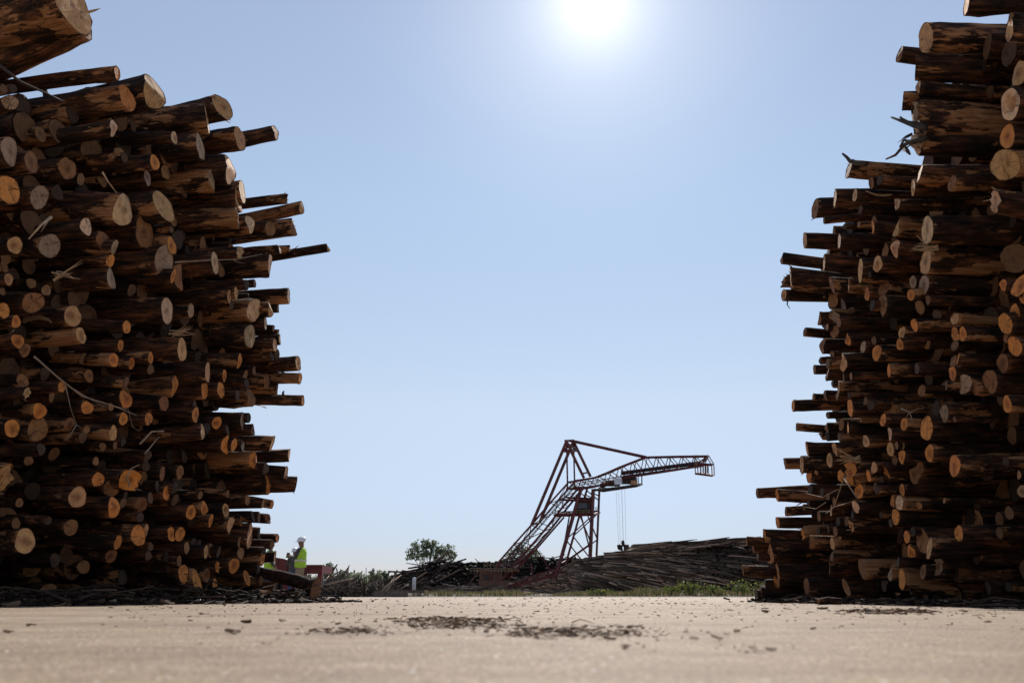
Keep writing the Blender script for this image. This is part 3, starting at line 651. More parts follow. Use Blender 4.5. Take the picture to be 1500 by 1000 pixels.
tag(mb.build('floor_crumbs', M_BARKCHIP), 'tiny bark crumbs sprinkled over the sandy yard floor', 'bark crumbs', None, 'stuff')
for (px, py, w, lab) in ((337, 927, 24, 'thick curled bark scrap alone on the floor before the workers\' stack'), (9, 927, 20, 'dark bark scrap on the floor at the shaded end of the workers\' stack'), (237, 987, 9, 'small dark wood bit closest to the camera'), (394, 945, 9, 'small bark bit just in front of the thick curled scrap'), (360, 912, 20, 'flat bark strip behind the thick curled scrap'), (412, 910, 14, 'reddish flat bark strip beside the flat dark one'), (822, 932, 16, 'dark lump of bark at the front of the long bark streak'), (561, 932, 12, 'oval dark bark bit before the larger bark clump'), (915, 950, 26, 'thin bark sliver lying in front of the long streak'), (1121, 897, 18, 'dark bark scrap near the outer corner of the stack by the weeds'), (1192, 922, 12, 'small brown bark scrap alone on the floor beyond the small strip'), (787, 896, 10, 'dark curled leaf of bark on the floor beneath the crane'), (1447, 912, 12, 'slim bark scrap on the floor at the shaded end of the stack by the weeds'), (42, 917, 16, 'low brown bark strip behind the dark scrap'), (294, 900, 12, 'bark crumb cluster near the litter line'), (1205, 892, 16, 'flat bark scrap close to the foot of the stack by the weeds')):
    p = ground_at(px, py); p.z = .003; mb = MB(); s = w * p.y / F
    chip(mb, Vector((0, 0, 0)), s * .62, rr, .28); chip(mb, Vector((s * .2, .01, .002)), s * .4, rr, .28)
    for _ in range(3): stick(mb, Vector((0, 0, s * .1)), s * .6, s * .02, rr)
    o = mb.build('bark_scrap', M_BARKCHIP); o.location = p
    tag(o, lab, 'bark scrap', 'loose bark scraps on the yard floor')

# ------------------------------------------------------------------ leaning log, loose branches, roots
def branch(name, pts, r, label, m, forks=(), group=None, cat='branch', parent=None):
    mb = MB(); n = len(pts); mb.tube(pts, [lerp(r, r * .35, i / (n - 1)) for i in range(n)], 6)
    for f in forks: mb.tube(f, [r * .6] + [r * .3] * (len(f) - 2) + [r * .12], 5)
    if parent is not None: return mb.build(name, m, parent, True)
    return tag(mb.build(name, m, None, True, pts[0]), label, cat, group)
def pl(side, pts, off=-.25):
    return [face_point(x, y, side, off) for x, y in pts]
# log leaning out of the stack with a flared butt
a = at_depth(360, 833, 12.6); b = at_depth(463, 859, 12.2)
d = (b - a); L = d.length; d.normalize()
mb = MB(); n = 22; vs = []; fs = []; yv = Vector((0, 0, 1)).cross(d).normalized(); zv = d.cross(yv)
rr = random.Random(77); k_ = 14
for i in range(k_):
    t = i / (k_ - 1); r0 = .082 - .006 * math.sin(t * 7) + (.05 * max(0, (t - .86) / .14) ** 2)
    sag = zv * (.012 * math.sin(math.pi * t))
    for k in range(n):
        th = 2 * math.pi * k / n
        rr_ = r0 * (1 + .05 * math.sin(3 * th + t * 4) + rr.uniform(-.05, .05))
        if t > .86 and math.sin(th) < -.6: rr_ += .055 * ((t - .86) / .14)
        vs.append(a + d * L * t + sag + yv * rr_ * math.cos(th) + zv * rr_ * math.sin(th))
fs = [(i * n + k, i * n + (k + 1) % n, (i + 1) * n + (k + 1) % n, (i + 1) * n + k) for i in range(k_ - 1) for k in range(n)]
fs.append(tuple(reversed(range(n))))
fl = link_mesh('leaning_log', [v - a for v in vs], fs, BARK, None, None, True); fl.location = a
tag(fl, "long bare brown log slumped out of the workers' stack, flared butt near the ground", 'log')
last = vs[-n:]; c0 = sum(last, Vector()) / n
cap = link_mesh('cut_end', [c0 - a + d * .004] + [v * .95 + c0 * .05 - a + d * .003 for v in last], [(0, 1 + k, 1 + (k + 1) % n) for k in range(n)], CUT, fl)
cap.color = (.19, .095, .05, 1)
branch('hanging_branch', pl(-1, [(50, 522), (85, 553), (120, 580), (165, 594), (200, 608)]), .010, "pale forked dead branch hanging across the shaded face of the workers' stack", M_TWIG,
       [pl(-1, [(95, 560), (104, 600), (112, 622), (122, 628)]), pl(-1, [(165, 594), (188, 600), (194, 625), (205, 632)]), pl(-1, [(100, 565), (135, 586), (160, 598)]), pl(-1, [(112, 622), (103, 636), (92, 648)])], 'loose branches on the stacks')
branch('hanging_branch', pl(-1, [(-4, 94), (30, 120), (70, 138), (92, 148)], -.3), .016, "bent bare twig under the massive topmost log of the workers' stack", M_DARKTWIG, [], 'loose branches on the stacks')
branch('hanging_branch', pl(1, [(1255, 728), (1236, 700), (1222, 742), (1210, 752)], -.25), .010, 'tangle of pale twigs caught low in the stack by the weeds', M_TWIG,
       [pl(1, [(1228, 716), (1205, 728), (1180, 722)]), pl(1, [(1222, 742), (1246, 735), (1262, 728)]), pl(1, [(1236, 700), (1243, 680), (1246, 672)]), pl(1, [(1210, 735), (1195, 745), (1180, 742)])], 'loose branches on the stacks')
branch('hanging_branch', pl(1, [(1320, 598), (1333, 604), (1338, 622)], -.25), .007, 'thin grey twig hooked above a bright orange end in the stack by the weeds', M_TWIG,
       [pl(1, [(1333, 604), (1345, 598), (1358, 597)]), pl(1, [(1333, 604), (1326, 612)])], 'loose branches on the stacks')
branch('wood_splinter', pl(-1, [(150, 252), (158, 266), (171, 283)], -.2), .012, "pale split stake wedged between logs high on the workers' stack", M_SPLINT, [], None, 'splinter')
branch('wood_splinter', pl(-1, [(75, 318), (60, 330), (42, 350)], -.2), .016, "peeling bark curl with pale wood at the shaded end of the workers' stack", M_SPLINT, [pl(-1, [(72, 320), (66, 330), (60, 340)], -.2)], None, 'splinter')
branch('bark_strip', pl(-1, [(190, 712), (186, 698), (192, 686), (204, 680)], -.2), .012, "pale curled bark strip over an orange end low on the workers' stack", M_TWIG, [], None, 'bark strip')
branch('bark_strip', pl(-1, [(212, 664), (220, 655), (228, 645), (233, 640)], -.2), .009, "peeled sliver standing above a bright end below the middle of the workers' stack", M_TWIG, [], None, 'bark strip')
branch('bark_strip', pl(-1, [(256, 384), (310, 381), (345, 380), (384, 372)], -.12), .009, "long thin branch lying along a thick pale-ended log of the workers' stack", M_TWIG, [pl(-1, [(340, 380), (352, 385), (360, 386)], -.12)], None, 'branch')
branch('bark_strip', pl(-1, [(205, 650), (222, 632), (240, 631), (238, 634)], -.1), .013, "pale peeled branch pinned in the lower rows of the workers' stack", M_TWIG, [], None, 'branch')
rr = random.Random(123)
for (x, y, side, lab) in ((262, 487, -1, "spray of torn orange slivers at mid face of the workers' stack"), (93, 402, -1, "splayed white slivers toward the shaded end, above mid-height on the workers' stack"), (1357, 362, 1, 'tuft of pale torn fibres between two thick pale ends of the weedside stack'), (1246, 672, 1, 'ragged torn fibres around a broad orange end low on the weedside stack')):
    P = face_point(x, y, side, -.03); mb = MB()
    for q in range(9):
        dv_ = Vector((-side * rr.uniform(.6, 1), rr.uniform(-.6, .1), rr.uniform(-.35, .5))).normalized(); ln = rr.uniform(.10, .26); c_ = P + Vector((0, rr.uniform(-.02, .02), rr.uniform(-.04, .04)))
        mb.tube([P - dv_ * .12, c_, c_ + dv_ * ln * .6, c_ + dv_ * ln], [.009, .008, .005, .0015], 4)
    tag(mb.build('torn_slivers', M_SPLINT, None, False, P), lab, 'splinter', 'torn slivers on the stack faces')
# roots on the torn stump high on the right-hand stack
stump = next(l[7] for l in LOGS if l[0] > 0 and abs(l[1] - 1345) < 1 and abs(l[2] - 178) < 1)
iv = stump.matrix_world.inverted()
def rootp(pts): return [iv @ face_point(x, y, 1, -.02 - .03 * i) for i, (x, y) in enumerate(pts)]
for pts in ([(1356, 203), (1338, 206), (1325, 212), (1312, 227), (1298, 233)], [(1356, 188), (1338, 184), (1322, 178), (1306, 172)], [(1352, 184), (1330, 180), (1322, 175), (1318, 171)], [(1350, 205), (1330, 208), (1324, 205), (1318, 216)], [(1322, 214), (1330, 222), (1333, 226)]):
    branch('root', rootp(pts), .03, None, M_DARKTWIG, parent=stump)
jut = next(l[7] for l in LOGS if l[0] > 0 and abs(l[1] - 1243) < 1 and abs(l[2] - 248) < 1); iv = jut.matrix_world.inverted()
branch('splinter', rootp([(1268, 240), (1256, 239), (1245, 236), (1240, 230), (1234, 225)]), .035, None, M_DARKTWIG, parent=jut)
thin = next(l[7] for l in LOGS if l[0] > 0 and abs(l[1] - 1148) < 1 and abs(l[2] - 432) < 1); iv = thin.matrix_world.inverted()
branch('bark_strip', rootp([(1154, 438), (1153, 446), (1157, 452)]), .012, None, M_DARKTWIG, parent=thin)
# flat slab lying at the foot of the right-hand stack
p0 = at_depth(1197, 876, 9.6); p0.z = .03; p1 = at_depth(1232, 876, 9.5); p1.z = .035
mb = MB(); mb.tube([p0, (p0 + p1) / 2 + Vector((0, 0, .01)), p1], [.035, .04, .034], 8)
tag(mb.build('split_log', [BARK], None, True, p0), 'short split log lying at the foot of the stack by the weeds', 'log')
mb = MB(); p0 = at_depth(376, 862, 12.0); p1 = at_depth(394, 864, 11.9); p0.z = p1.z = .09; mb.tube([p0, p1], [.08, .075], 10, 0, True, 1)
sl_ = mb.build('short_log', [BARK, CUT], None, False, p0); sl_.color = (.30, .15, .07, 1); tag(sl_, 'short log offcut in the bark heap under the slumped log', 'log')
mb = MB(); p0 = at_depth(388, 868, 12.4); p1 = at_depth(409, 869, 12.2); p0.z = p1.z = .05; mb.tube([p0, p1], [.045, .042], 10, 0, True, 1)
sl_ = mb.build('short_log', [M_SPLINT, CUT], None, False, p0); sl_.color = (.42, .2, .09, 1); tag(sl_, 'peeled reddish offcut lying beside the dark log offcut in the bark heap', 'log')

# ------------------------------------------------------------------ people
def person(px, Y, face_deg, label, trousers, sc_=1.0, vest=True, arm='up'):
    base = at_depth(px, 871, Y); base.z = 0
    root = empty('person', base, label, 'person', 'yard workers', R(face_deg))
    root.scale = (sc_, sc_, sc_)
    V = []; E = []; Rd = []
    def v(p, r, par=None):
        V.append(p); Rd.append(r if isinstance(r, tuple) else (r, r)); i = len(V) - 1
        if par is not None: E.append((par, i))
        return i
    pel = v((0, 0, .96), (.165, .125)); sp = v((0, .01, 1.14), (.165, .13), pel); ch = v((0, 0, 1.34), (.18, .13), sp)
    nk = v((0, -.01, 1.49), (.065, .065), ch); hb = v((0, .01, 1.56), (.07, .08), nk); hd = v((0, .015, 1.65), (.078, .095), hb); v((0, .005, 1.74), (.06, .07), hd)
    v((0, .125, 1.625), (.018, .018), hd)
    for s in (-1, 1):
        h = v((s * .095, 0, .88), (.095, .1), pel); k = v((s * .11, .025, .49), (.062, .068), h); a = v((s * .115, -.01, .1), (.046, .05), k); t = v((s * .125, .13, .045), (.045, .035), a); v((s * .13, .19, .035), (.035, .025), t)
        sh = v((s * .19, -.01, 1.42), (.075, .075), ch)
        if arm == 'up': e = v((s * .25, .08, 1.16), (.052, .055), sh); w = v((s * .10, .31, 1.235), (.034, .036), e); hv = Vector((-.35 * s, .9, .2))
        else: e = v((s * .26, -.04, 1.15), (.052, .055), sh); w = v((s * .24, .12, .95), (.034, .036), e); hv = Vector((0, .6, -.7))
        hv.normalize(); W = Vector(V[w]); pm = v(tuple(W + hv * .07), (.036, .022), w)
        side = Vector((s, 0, 0)); P_ = Vector(V[pm])
        for q in range(4):
            o1 = P_ + hv * (.035 + .008 * (q in (1, 2))) + Vector((0, 0, .027 - .018 * q)); f1 = v(tuple(o1), .010, pm)
            f2 = v(tuple(o1 + hv * .03 - side * .006), .009, f1); v(tuple(o1 + hv * .04 - side * .03), .008, f2)
        t1 = v(tuple(P_ + Vector((-s * .02, 0, .035))), .011, pm); v(tuple(P_ + hv * .035 + Vector((-s * .03, 0, .045))), .009, t1)
    me = bpy.data.meshes.new('tmp'); me.from_pydata([tuple(p) for p in V], E, []); ob = bpy.data.objects.new('tmp', me); COL.objects.link(ob)
    md = ob.modifiers.new('skin', 'SKIN'); md.use_smooth_shade = True
    for i, sv in enumerate(me.skin_vertices[0].data): sv.radius = Rd[i]; sv.use_root = (i == 0)
    ss = ob.modifiers.new('sub', 'SUBSURF'); ss.levels = 2; ss.render_levels = 2
    dg = bpy.context.evaluated_depsgraph_get(); dg.update()
    bm_ = bpy.data.meshes.new_from_object(ob.evaluated_get(dg)); bpy.data.objects.remove(ob)
    bm_.name = 'body'
    for m in (M_SKIN, M_SHIRT, trousers, M_BOOT): bm_.materials.append(m)
    wr = [Vector(V[i]) for i in range(len(V))]
    for p in bm_.polygons:
        c = p.center; p.use_smooth = True
        handish = (c.y > .24 and c.z > 1.1 and c.z < 1.4) if arm == 'up' else (c.z < .99 and c.y > .1 and abs(c.x) > .18)
        p.material_index = 0 if c.z > 1.475 or handish else 3 if c.z < .12 else 2 if c.z < .965 else 1
    body = bpy.data.objects.new('body', bm_); COL.objects.link(body); body.parent = root
    # hard hat: dome, ridge, brim
    vs = []; fs = []; n = 24; prof = [(.158, 1.665, 1.12), (.135, 1.672, 1.0), (.13, 1.70, 1.0), (.122, 1.745, 1.0), (.10, 1.785, 1.0), (.06, 1.808, 1.0), (.005, 1.815, 1.0)]
    for (r, z, k) in prof:
        for i in range(n):
            t = 2 * math.pi * i / n; f = r * (1.25 if (k > 1 and math.sin(t) > .5) else 1)
            vs.append((f * .92 * math.cos(t), .015 + f * 1.12 * math.sin(t), z + (.012 * max(0, 1 - abs(math.cos(t)) * 4) if z > 1.69 else 0)))
    for j in range(len(prof) - 1):
        for i in range(n): fs.append((j * n + i, j * n + (i + 1) % n, (j + 1) * n + (i + 1) % n, (j + 1) * n + i))
    link_mesh('hard_hat', vs, fs, M_HAT, root, None, True)
    # vest
    if vest:
        prof = [(.90, .205, .165), (1.0, .20, .165), (1.12, .205, .165), (1.24, .215, .16), (1.34, .222, .155), (1.42, .205, .13), (1.475, .15, .095), (1.495, .10, .08)]
        vs = []; fs = []; rr = random.Random(int(px))
        for (z, a, b) in prof:
            for i in range(n):
                t = 2 * math.pi * i / n; w = 1 + .025 * math.sin(5 * t + z * 9) + rr.uniform(-.012, .012)
                vs.append((a * w * math.cos(t), b * w * math.sin(t), z + (.015 * math.sin(3 * t) if z < .95 else 0)))
        for j in range(len(prof) - 1):
            for i in range(n): fs.append((j * n + i, j * n + (i + 1) % n, (j + 1) * n + (i + 1) % n, (j + 1) * n + i))
        vo = link_mesh('safety_vest', vs, fs, M_VEST, root, None, True)
        bv = []; bf = []
        for z in (1.085, 1.135):
            for i in range(n):
                t = 2 * math.pi * i / n; bv.append((.216 * math.cos(t), .176 * math.sin(t), z))
        for i in range(n): bf.append((i, (i + 1) % n, n + (i + 1) % n, n + i))
        link_mesh('reflective_band', bv, bf, M_BAND, vo, None, True)
        # sleeves drawn over the vest at the shoulder
    return root
person(437, 26.6, 78, 'worker in white hard hat, lime vest and khaki trousers holding a small device', M_KHAKI, .99)
pr = at_depth(437, 871, 26.6); ph = MB(); ph.box((0, 0, 0), (.09, .02, .16)); dv = ph.build('handheld_device', M_PHONE); dv.location = (pr.x - .42, pr.y + .09, 1.26); dv.rotation_euler = (.3, .2, .3)
tag(dv, 'small black handheld device held by the worker in khaki trousers', 'device')
person(427.5, 32.5, 20, 'worker in white hard hat and dark shirt, mostly hidden behind the vested worker', M_JEANS, .98, False)
person(391, 26.9, -60, "worker in lime vest mostly hidden behind the log ends of the workers' stack", M_JEANS, .95, True, 'down')

# ------------------------------------------------------------------ red trailer behind the workers
T = empty('flatbed_trailer', (at_depth(437, 871, 35).x, 35, 0), 'dark red steel flatbed trailer parked behind the workers', 'trailer')
k = 35 / F / cT
def tz(py): return (871 - py) * k + CH
def tx(px): return (px - 437) * k
mb = MB()
fr = [(tx(396), tz(821)), (tx(423), tz(825)), (tx(440), tz(832)), (tx(440), tz(848)), (tx(396), tz(848))]
mb.add([Vector((x, -.9, z)) for x, z in fr] + [Vector((x, .9, z)) for x, z in fr], [tuple(range(5)), tuple(reversed(range(5, 10)))] + [(i, 5 + i, 5 + (i + 1) % 5, (i + 1) % 5) for i in range(5)])
for i in range(3): mb.box((tx(402 + i * 12), -.92, tz(837)), (.05, .05, tz(826) - tz(848)))
mb.build('gooseneck', M_TRAILER, T)
mb = MB(); zc = (tz(833) + tz(843)) / 2; mb.box(((tx(438) + tx(474)) / 2, 0, zc), (tx(474) - tx(438), 1.9, tz(833) - tz(843)))
mb.box(((tx(438) + tx(474)) / 2, -.98, tz(834)), (tx(474) - tx(438), .05, .08)); mb.box((tx(455), -.97, tz(840)), (.06, .06, .16))
mb.build('deck', M_TRAILER, T)
for yy in (-.8,):
    mb = MB(); mb.box((tx(470.5), yy, tz(852) / 2 + tz(843) / 2), (.16, .14, tz(843) - tz(861))); mb.box((tx(470.5), yy, .03), (.2, .2, .06)); mb.box((tx(470.5), yy, .3), (.07, .07, .6)); mb.build('support_leg', M_TRAILER, T)
mb = MB(); mb.box((tx(452), 0, .55), (1.0, .9, .16)); mb.tube([(tx(418), -.75, .42), (tx(418), .75, .42)], .06, 8); mb.build('axle_frame', M_DARKSTEEL, T)
for yy in (-.8, .8):
    for xx in (408, 430):
        w = MB(); w.tube([(0, -.13, 0), (0, -.1, 0), (0, .1, 0), (0, .13, 0)], [.36, .42, .42, .36], 24); wo = w.build('wheel', M_TYRE, T, True); wo.location = (tx(xx), yy, .42)
        h = MB(); h.tube([(0, -.14, 0), (0, .14, 0)], .2, 16); h.build('rim', M_TRAILER, wo)

# ------------------------------------------------------------------ slash heap, far log piles
def heap(name, prof, Y0, thick, n, lens, rad, dirfun, label, mats, seed, group=None, core=True, kinds=(0,), yoff=lambda px: 0.0, shift=0.0):
    """prof: skyline as (px, py) pairs at distance Y0; sticks or logs laid over a solid mound"""
    rr = random.Random(seed); mb = MB(); k = Y0 / F / cT
    def top(px):
        for (x0, y0), (x1, y1) in zip(prof, prof[1:]):
            if x0 <= px <= x1: return lerp(y0, y1, (px - x0) / (x1 - x0))
        return 871
    if core:
        cols = 60; vs = []
        for i in range(cols + 1):
            px = lerp(prof[0][0], prof[-1][0], i / cols); z = max(.05, (871 - top(px)) * k * .97); X = (px - 750) * k
            for (f, dy) in ((0, -.1 * thick), (.55, .2 * thick), (.9, .45 * thick), (1, .6 * thick), (.9, .8 * thick), (0, thick)):
                yo = yoff(px); s_ = 1 + yo / Y0; vs.append(Vector(((X + rr.uniform(-.2, .2) * rad * 5) * s_, Y0 + yo + dy + z * .25, (z * f + rr.uniform(-1, 1) * rad) * s_)))
        mb.add(vs, [(i * 6 + j, i * 6 + j + 1, (i + 1) * 6 + j + 1, (i + 1) * 6 + j) for i in range(cols) for j in range(5)], kinds[-1])
    for _ in range(n):
        px = rr.uniform(prof[0][0], prof[-1][0]); t = rr.random() ** .8; py = lerp(873, top(px) , t)
        z = max(.05, (871 - py) * k); X = (px - 750) * k
        Y = Y0 + z * .25 + (.3 if t < .5 else .55) * thick * t + rr.uniform(-.1, .05) * thick + yoff(px)
        X *= Y / Y0; z *= Y / Y0
        d, L, m = dirfun(px, t, rr); L *= rr.uniform(*lens); X += d.x * L * shift; r = rad * rr.uniform(.5, 1.3)
        p = Vector((X, Y, z)); bend = Vector((0, 0, rr.gauss(0, .02))) * L
        mb.tube([p - d * L / 2, p + bend, p + d * L / 2], [r, r * .9, r * .6], 6, m, True, m)
    return tag(mb.build(name, mats), label, 'log pile' if 'log' in name else 'brush heap', group, 'stuff')
def rdir(px, t, rr):
    return Vector((rr.gauss(0, 1), rr.gauss(0, .5), rr.gauss(.1, .4))).normalized(), 1, 0
heap('brush_heap', [(455, 866), (480, 851), (505, 848), (535, 853), (560, 856), (590, 864)], 46, 3.0, 460, (.5, 2.6), .035, rdir, 'tangled heap of bare branches on the ground beyond the workers', [M_SLASH], 3, core=True)
rr = random.Random(9)
for (x0, y0, x1, y1, lab) in ((471, 858, 482, 843, 'pale straight stick standing at a slant out of the brush heap by the trailer'), (556, 868, 588, 842, 'long pale pole leaning up at the far end of the brush heap'), (566, 868, 577, 846, 'shorter pale pole crossing the long leaning pole'), (478, 856, 520, 847, 'pale curved branch lying along the top of the brush heap')):
    a = at_depth(x0, y0, 45.4); b = at_depth(x1, y1, 46.5); a.z = max(a.z, .03)
    mb = MB(); mb.tube([a, (a + b) / 2 + Vector((rr.uniform(-.05, .05), 0, .04)), b], [.05, .045, .03], 6)
    tag(mb.build('bare_pole', M_TWIG, None, True, a), lab, 'pole')
a = at_depth(548, 871, 43.2); b = at_depth(598, 871, 43.2); c = Vector(((a.x + b.x) / 2, 43.2, .12)); mb = MB(); mb.box(c, (b.x - a.x, .3, .22)); mb.box(c + Vector((0, -.02, .13)), (b.x - a.x - .1, .24, .05))
tag(mb.build('timber_beam', simple('weathered_beam', (.12, .10, .085), .9, .4, 5, bmp=.4), None, False, c), 'long grey timber beam lying at the edge of the paving by the brush heap', 'beam')
a = at_depth(570, 871, 44.5); b = at_depth(622, 871, 44.5); c = Vector(((a.x + b.x) / 2, 44.5, .28)); mb = MB(); mb.box(c, (b.x - a.x, .25, .14), 0, Matrix.Rotation(.02, 3, 'Y'))
mb.box(c - Vector((.5, 0, .17)), (.2, .3, .2)); mb.box(c - Vector((-.6, 0, .17)), (.2, .3, .2))
tag(mb.build('timber_beam', M_SLASH, None, False, c), 'brown plank resting on blocks behind the grey timber beam', 'beam')
p = at_depth(606, 871, 47); p.z = .1; mb = MB(); mb.tube([p, p + Vector((0, 0, .85)), p + Vector((0, 0, .9))], [.10, .10, .06], 10)
tag(mb.build('marker_post', M_POST, None, True, p), 'short white marker post on the verge before the dark log pile', 'post')
def dark_dir(px, t, rr):
    if px < 650 and rr.random() < .3: return Vector((.85, .2, .36 + rr.gauss(0, .12))).normalized(), 1.5, 0
    if rr.random() < .6: return Vector((rr.gauss(0, .2), -1, rr.gauss(0, .1))).normalized(), 1, 1
    return Vector((rr.choice((-1, 1)), rr.gauss(0, .4), rr.gauss(0, .12))).normalized(), 1, 1
heap('far_log_pile', [(565, 866), (585, 853), (610, 840), (640, 827), (665, 826), (690, 828), (720, 828), (755, 825), (785, 821), (830, 820), (855, 823), (880, 832)], 190, 14, 900, (3, 9), .25, dark_dir, 'low dark mound of logs beneath the trees and behind the crane foot', [M_FARLOG, M_FAREND], 4, kinds=(1,))
def far_dir(px, t, rr):
    u = (px - 690) / 420
    if px > 950 + 60 * (1 - t) and t < .88 and rr.random() < .93: return Vector((rr.gauss(0, .08), -1, rr.gauss(0, .06))).normalized(), .35, 1
    s = lerp(-.36, .06, t * 1.05) + rr.gauss(0, .03 if t > .8 else .06)
    return Vector((1, rr.gauss(-.25, .25), s)).normalized(), 1.25, 0
heap('far_log_pile', [(640, 869), (675, 864), (710, 859), (740, 853), (775, 846), (810, 836), (845, 823), (865, 817), (885, 813), (905, 809), (918, 805), (926, 801), (935, 801), (965, 800), (1000, 799), (1040, 796.5), (1075, 796), (1110, 800), (1150, 801), (1230, 803)], 150, 16, 3400, (3, 9), .13, far_dir, 'huge grey-brown pile of tree-length logs in the distance behind the crane', [M_FARLOG, M_FAREND], 6, yoff=lambda px: 26 * max(0, min(1, (845 - px) / 60)), shift=.38)
def low_dir(px, t, rr):
    return Vector((1, rr.gauss(0, .5), rr.gauss(0, .12))).normalized(), 1, 0
heap('brush_heap', [(640, 869), (660, 860), (690, 858), (720, 863), (760, 864), (810, 865), (850, 868)], 90, 4, 380, (1, 5), .08, low_dir, 'low pale scatter of broken poles in front of the crane foot', [M_SLASH], 8, core=True)

# ------------------------------------------------------------------ crane (real size: about 30 m tall, 165 m away)
CY = 165.0; ck = CY / F
def cp(px, py, w=0.0):
    """profile point of the crane; w 0..1 runs from its near frame to its far frame"""
    p = at_depth(px, py, CY)
    return p + Vector((1.72, 5.0, .95)) * w if w else p
CR = empty('portal_crane', (cp(820, 871).x, CY, 0), 'tall dark red lattice log crane with long boom rising behind the far log piles', 'crane')
O = Vector(CR.location)
def cb(mb, a, b, r, m=0, n=6, wa=0.0, wb=None):
    wb = wa if wb is None else wb
    mb.tube([cp(*a, wa), cp(*b, wb)], r, n, m)
def cbuild(mb, name, mats, parent=None): return mb.build(name, mats, parent or CR, False, None) if False else _cb(mb, name, mats, parent)
def _cb(mb, name, mats, parent):
    o = link_mesh(name, [v - O for v in mb.v], mb.f, mats, parent or CR, mb.mi); return o
mb = MB()   # mast: A-frame
for w in (0, 1):
    cb(mb, (830, 646), (778.5, 769), .30, 0, 6, w); cb(mb, (830, 647), (855.5, 700), .28, 0, 6, w); cb(mb, (830, 647), (831.5, 716), .16, 0, 6, w)
cb(mb, (830, 646), (830, 646), .3, 0, 6, 0, 1.0) if False else None
cb(mb, (829, 645.5), (829, 645.5), .28, 0, 6, -.05, 1.05)
cb(mb, (824, 660), (824, 660), .2, 0, 6, 0, 1); cb(mb, (836, 660.5), (836, 660.5), .2, 0, 6, 0, 1); cb(mb, (824, 660), (836, 660.5), .32, 0, 6, 0); cb(mb, (824, 660), (836, 660.5), .32, 0, 6, 1)
cb(mb, (852, 693.5), (852, 693.5), .18, 0, 6, 0, 1); cb(mb, (830, 648), (836, 660.5), .2, 0, 6, 0, 1); cb(mb, (830, 648), (824, 660), .2, 0, 6, 1, 0)
cb(mb, (778.5, 769), (778.5, 769), .16, 0, 6, 0, 1)
cbuild(mb, 'mast', M_STEEL)
mb = MB()   # pendant tie
cb(mb, (831, 645.5), (942, 670), .24, 0, 6, .3); cb(mb, (831, 645.5), (942, 670), .24, 0, 6, .7); cbuild(mb, 'boom_tie', M_STEEL)
mb = MB()   # portal legs
for w, r in ((0, .36), (1, .22)):
    cb(mb, (851, 716), (813, 848), r, 0, 6, w); cb(mb, (869, 716), (863.5, 838), r, 0, 6, w)
    cb(mb, (864, 758), (829, 790), .13, 0, 6, w); cb(mb, (829, 790), (852, 820), .13, 0, 6, w); cb(mb, (850, 756), (864.5, 792), .13, 0, 6, w); cb(mb, (864.5, 796), (818, 829), .13, 0, 6, w)
    cb(mb, (851, 722), (868, 736), .12, 0, 6, w); cb(mb, (856, 724), (868.5, 729), .12, 0, 6, w)
cb(mb, (820, 826), (820, 826), .12, 0, 6, 0, 1); cb(mb, (864, 820), (864, 820), .12, 0, 6, 0, 1)
cb(mb, (840, 754), (840, 754), .18, 0, 6, 0, 1); cb(mb, (867, 754), (867, 754), .18, 0, 6, 0, 1)
cb(mb, (828, 756), (817, 816), .14, 0, 6, .6); cb(mb, (845, 756), (860, 816), .14, 0, 6, .6)
cbuild(mb, 'portal_legs', M_STEEL)
mb = MB()   # inclined back truss down to the machinery house
for w in (0, 1):
    U = [(832, 707), (806, 736), (778, 769), (752, 798), (731, 822), (717, 852)]; D = [(846, 716), (822, 745), (797, 777), (772, 806), (748, 833), (728, 858)]
    for i in range(5):
        cb(mb, U[i], U[i + 1], .2, 0, 6, w); cb(mb, D[i], D[i + 1], .24, 0, 6, w)
        if i % 2 == w: cb(mb, U[i], D[i + 1], .09, 0, 5, w)
        else: cb(mb, D[i], U[i + 1], .09, 0, 5, w)
        cb(mb, U[i + 1], D[i + 1], .08, 0, 5, w)
for i in range(6):
    cb(mb, U[i], U[i], .09, 0, 5, 0, 1); cb(mb, D[i], D[i], .09, 0, 5, 0, 1)
    if i < 5: cb(mb, U[i], U[i + 1], .07, 0, 5, 0, 1); cb(mb, D[i], D[i + 1], .07, 0, 5, 1, 0)
cb(mb, (824, 758), (783, 805), .2, 0, 6, .2); cb(mb, (783, 805), (742, 848), .18, 0, 6, .2); cb(mb, (783, 805), (793, 820), .14, 0, 6, .2); cb(mb, (793, 820), (806, 838), .12, 0, 6, .2)
cb(mb, (774, 826), (776, 845), .14, 0, 6, .3)
cbuild(mb, 'back_truss', M_STEEL)
mb = MB()   # walkway stair inside the truss
for w in (.35, .65):
    cb(mb, (838, 712), (728, 838), .08, 0, 5, w); cb(mb, (838, 706), (728, 832), .04, 0, 5, w)
for i in range(36):
    q = (lerp(838, 728, i / 35), lerp(712, 838, i / 35)); cb(mb, q, q, .06, 0, 4, .35, .65)
cbuild(mb, 'stairway', M_DARKSTEEL)
mb = MB()   # lower swing beams
for (a, b, w, r) in (((745, 858), (786, 841), 0, .16), ((786, 841), (814, 833), 0, .16), ((744, 861), (812, 843), 0, .18), ((786, 843), (857, 832), 0, .14), ((690, 862), (748, 860), 0, .18), ((744, 861), (812, 843), .6, .14)): cb(mb, a, b, r, 0, 6, w)
for i in range(7): cb(mb, (lerp(748, 812, i / 6), lerp(858, 834.5, i / 6)), (lerp(748, 812, min(1, (i + .5) / 6)), lerp(860.5, 843.5, min(1, (i + .5) / 6))), .07, 0, 5)
cbuild(mb, 'swing_beam', M_STEEL)
mb = MB()   # boom truss
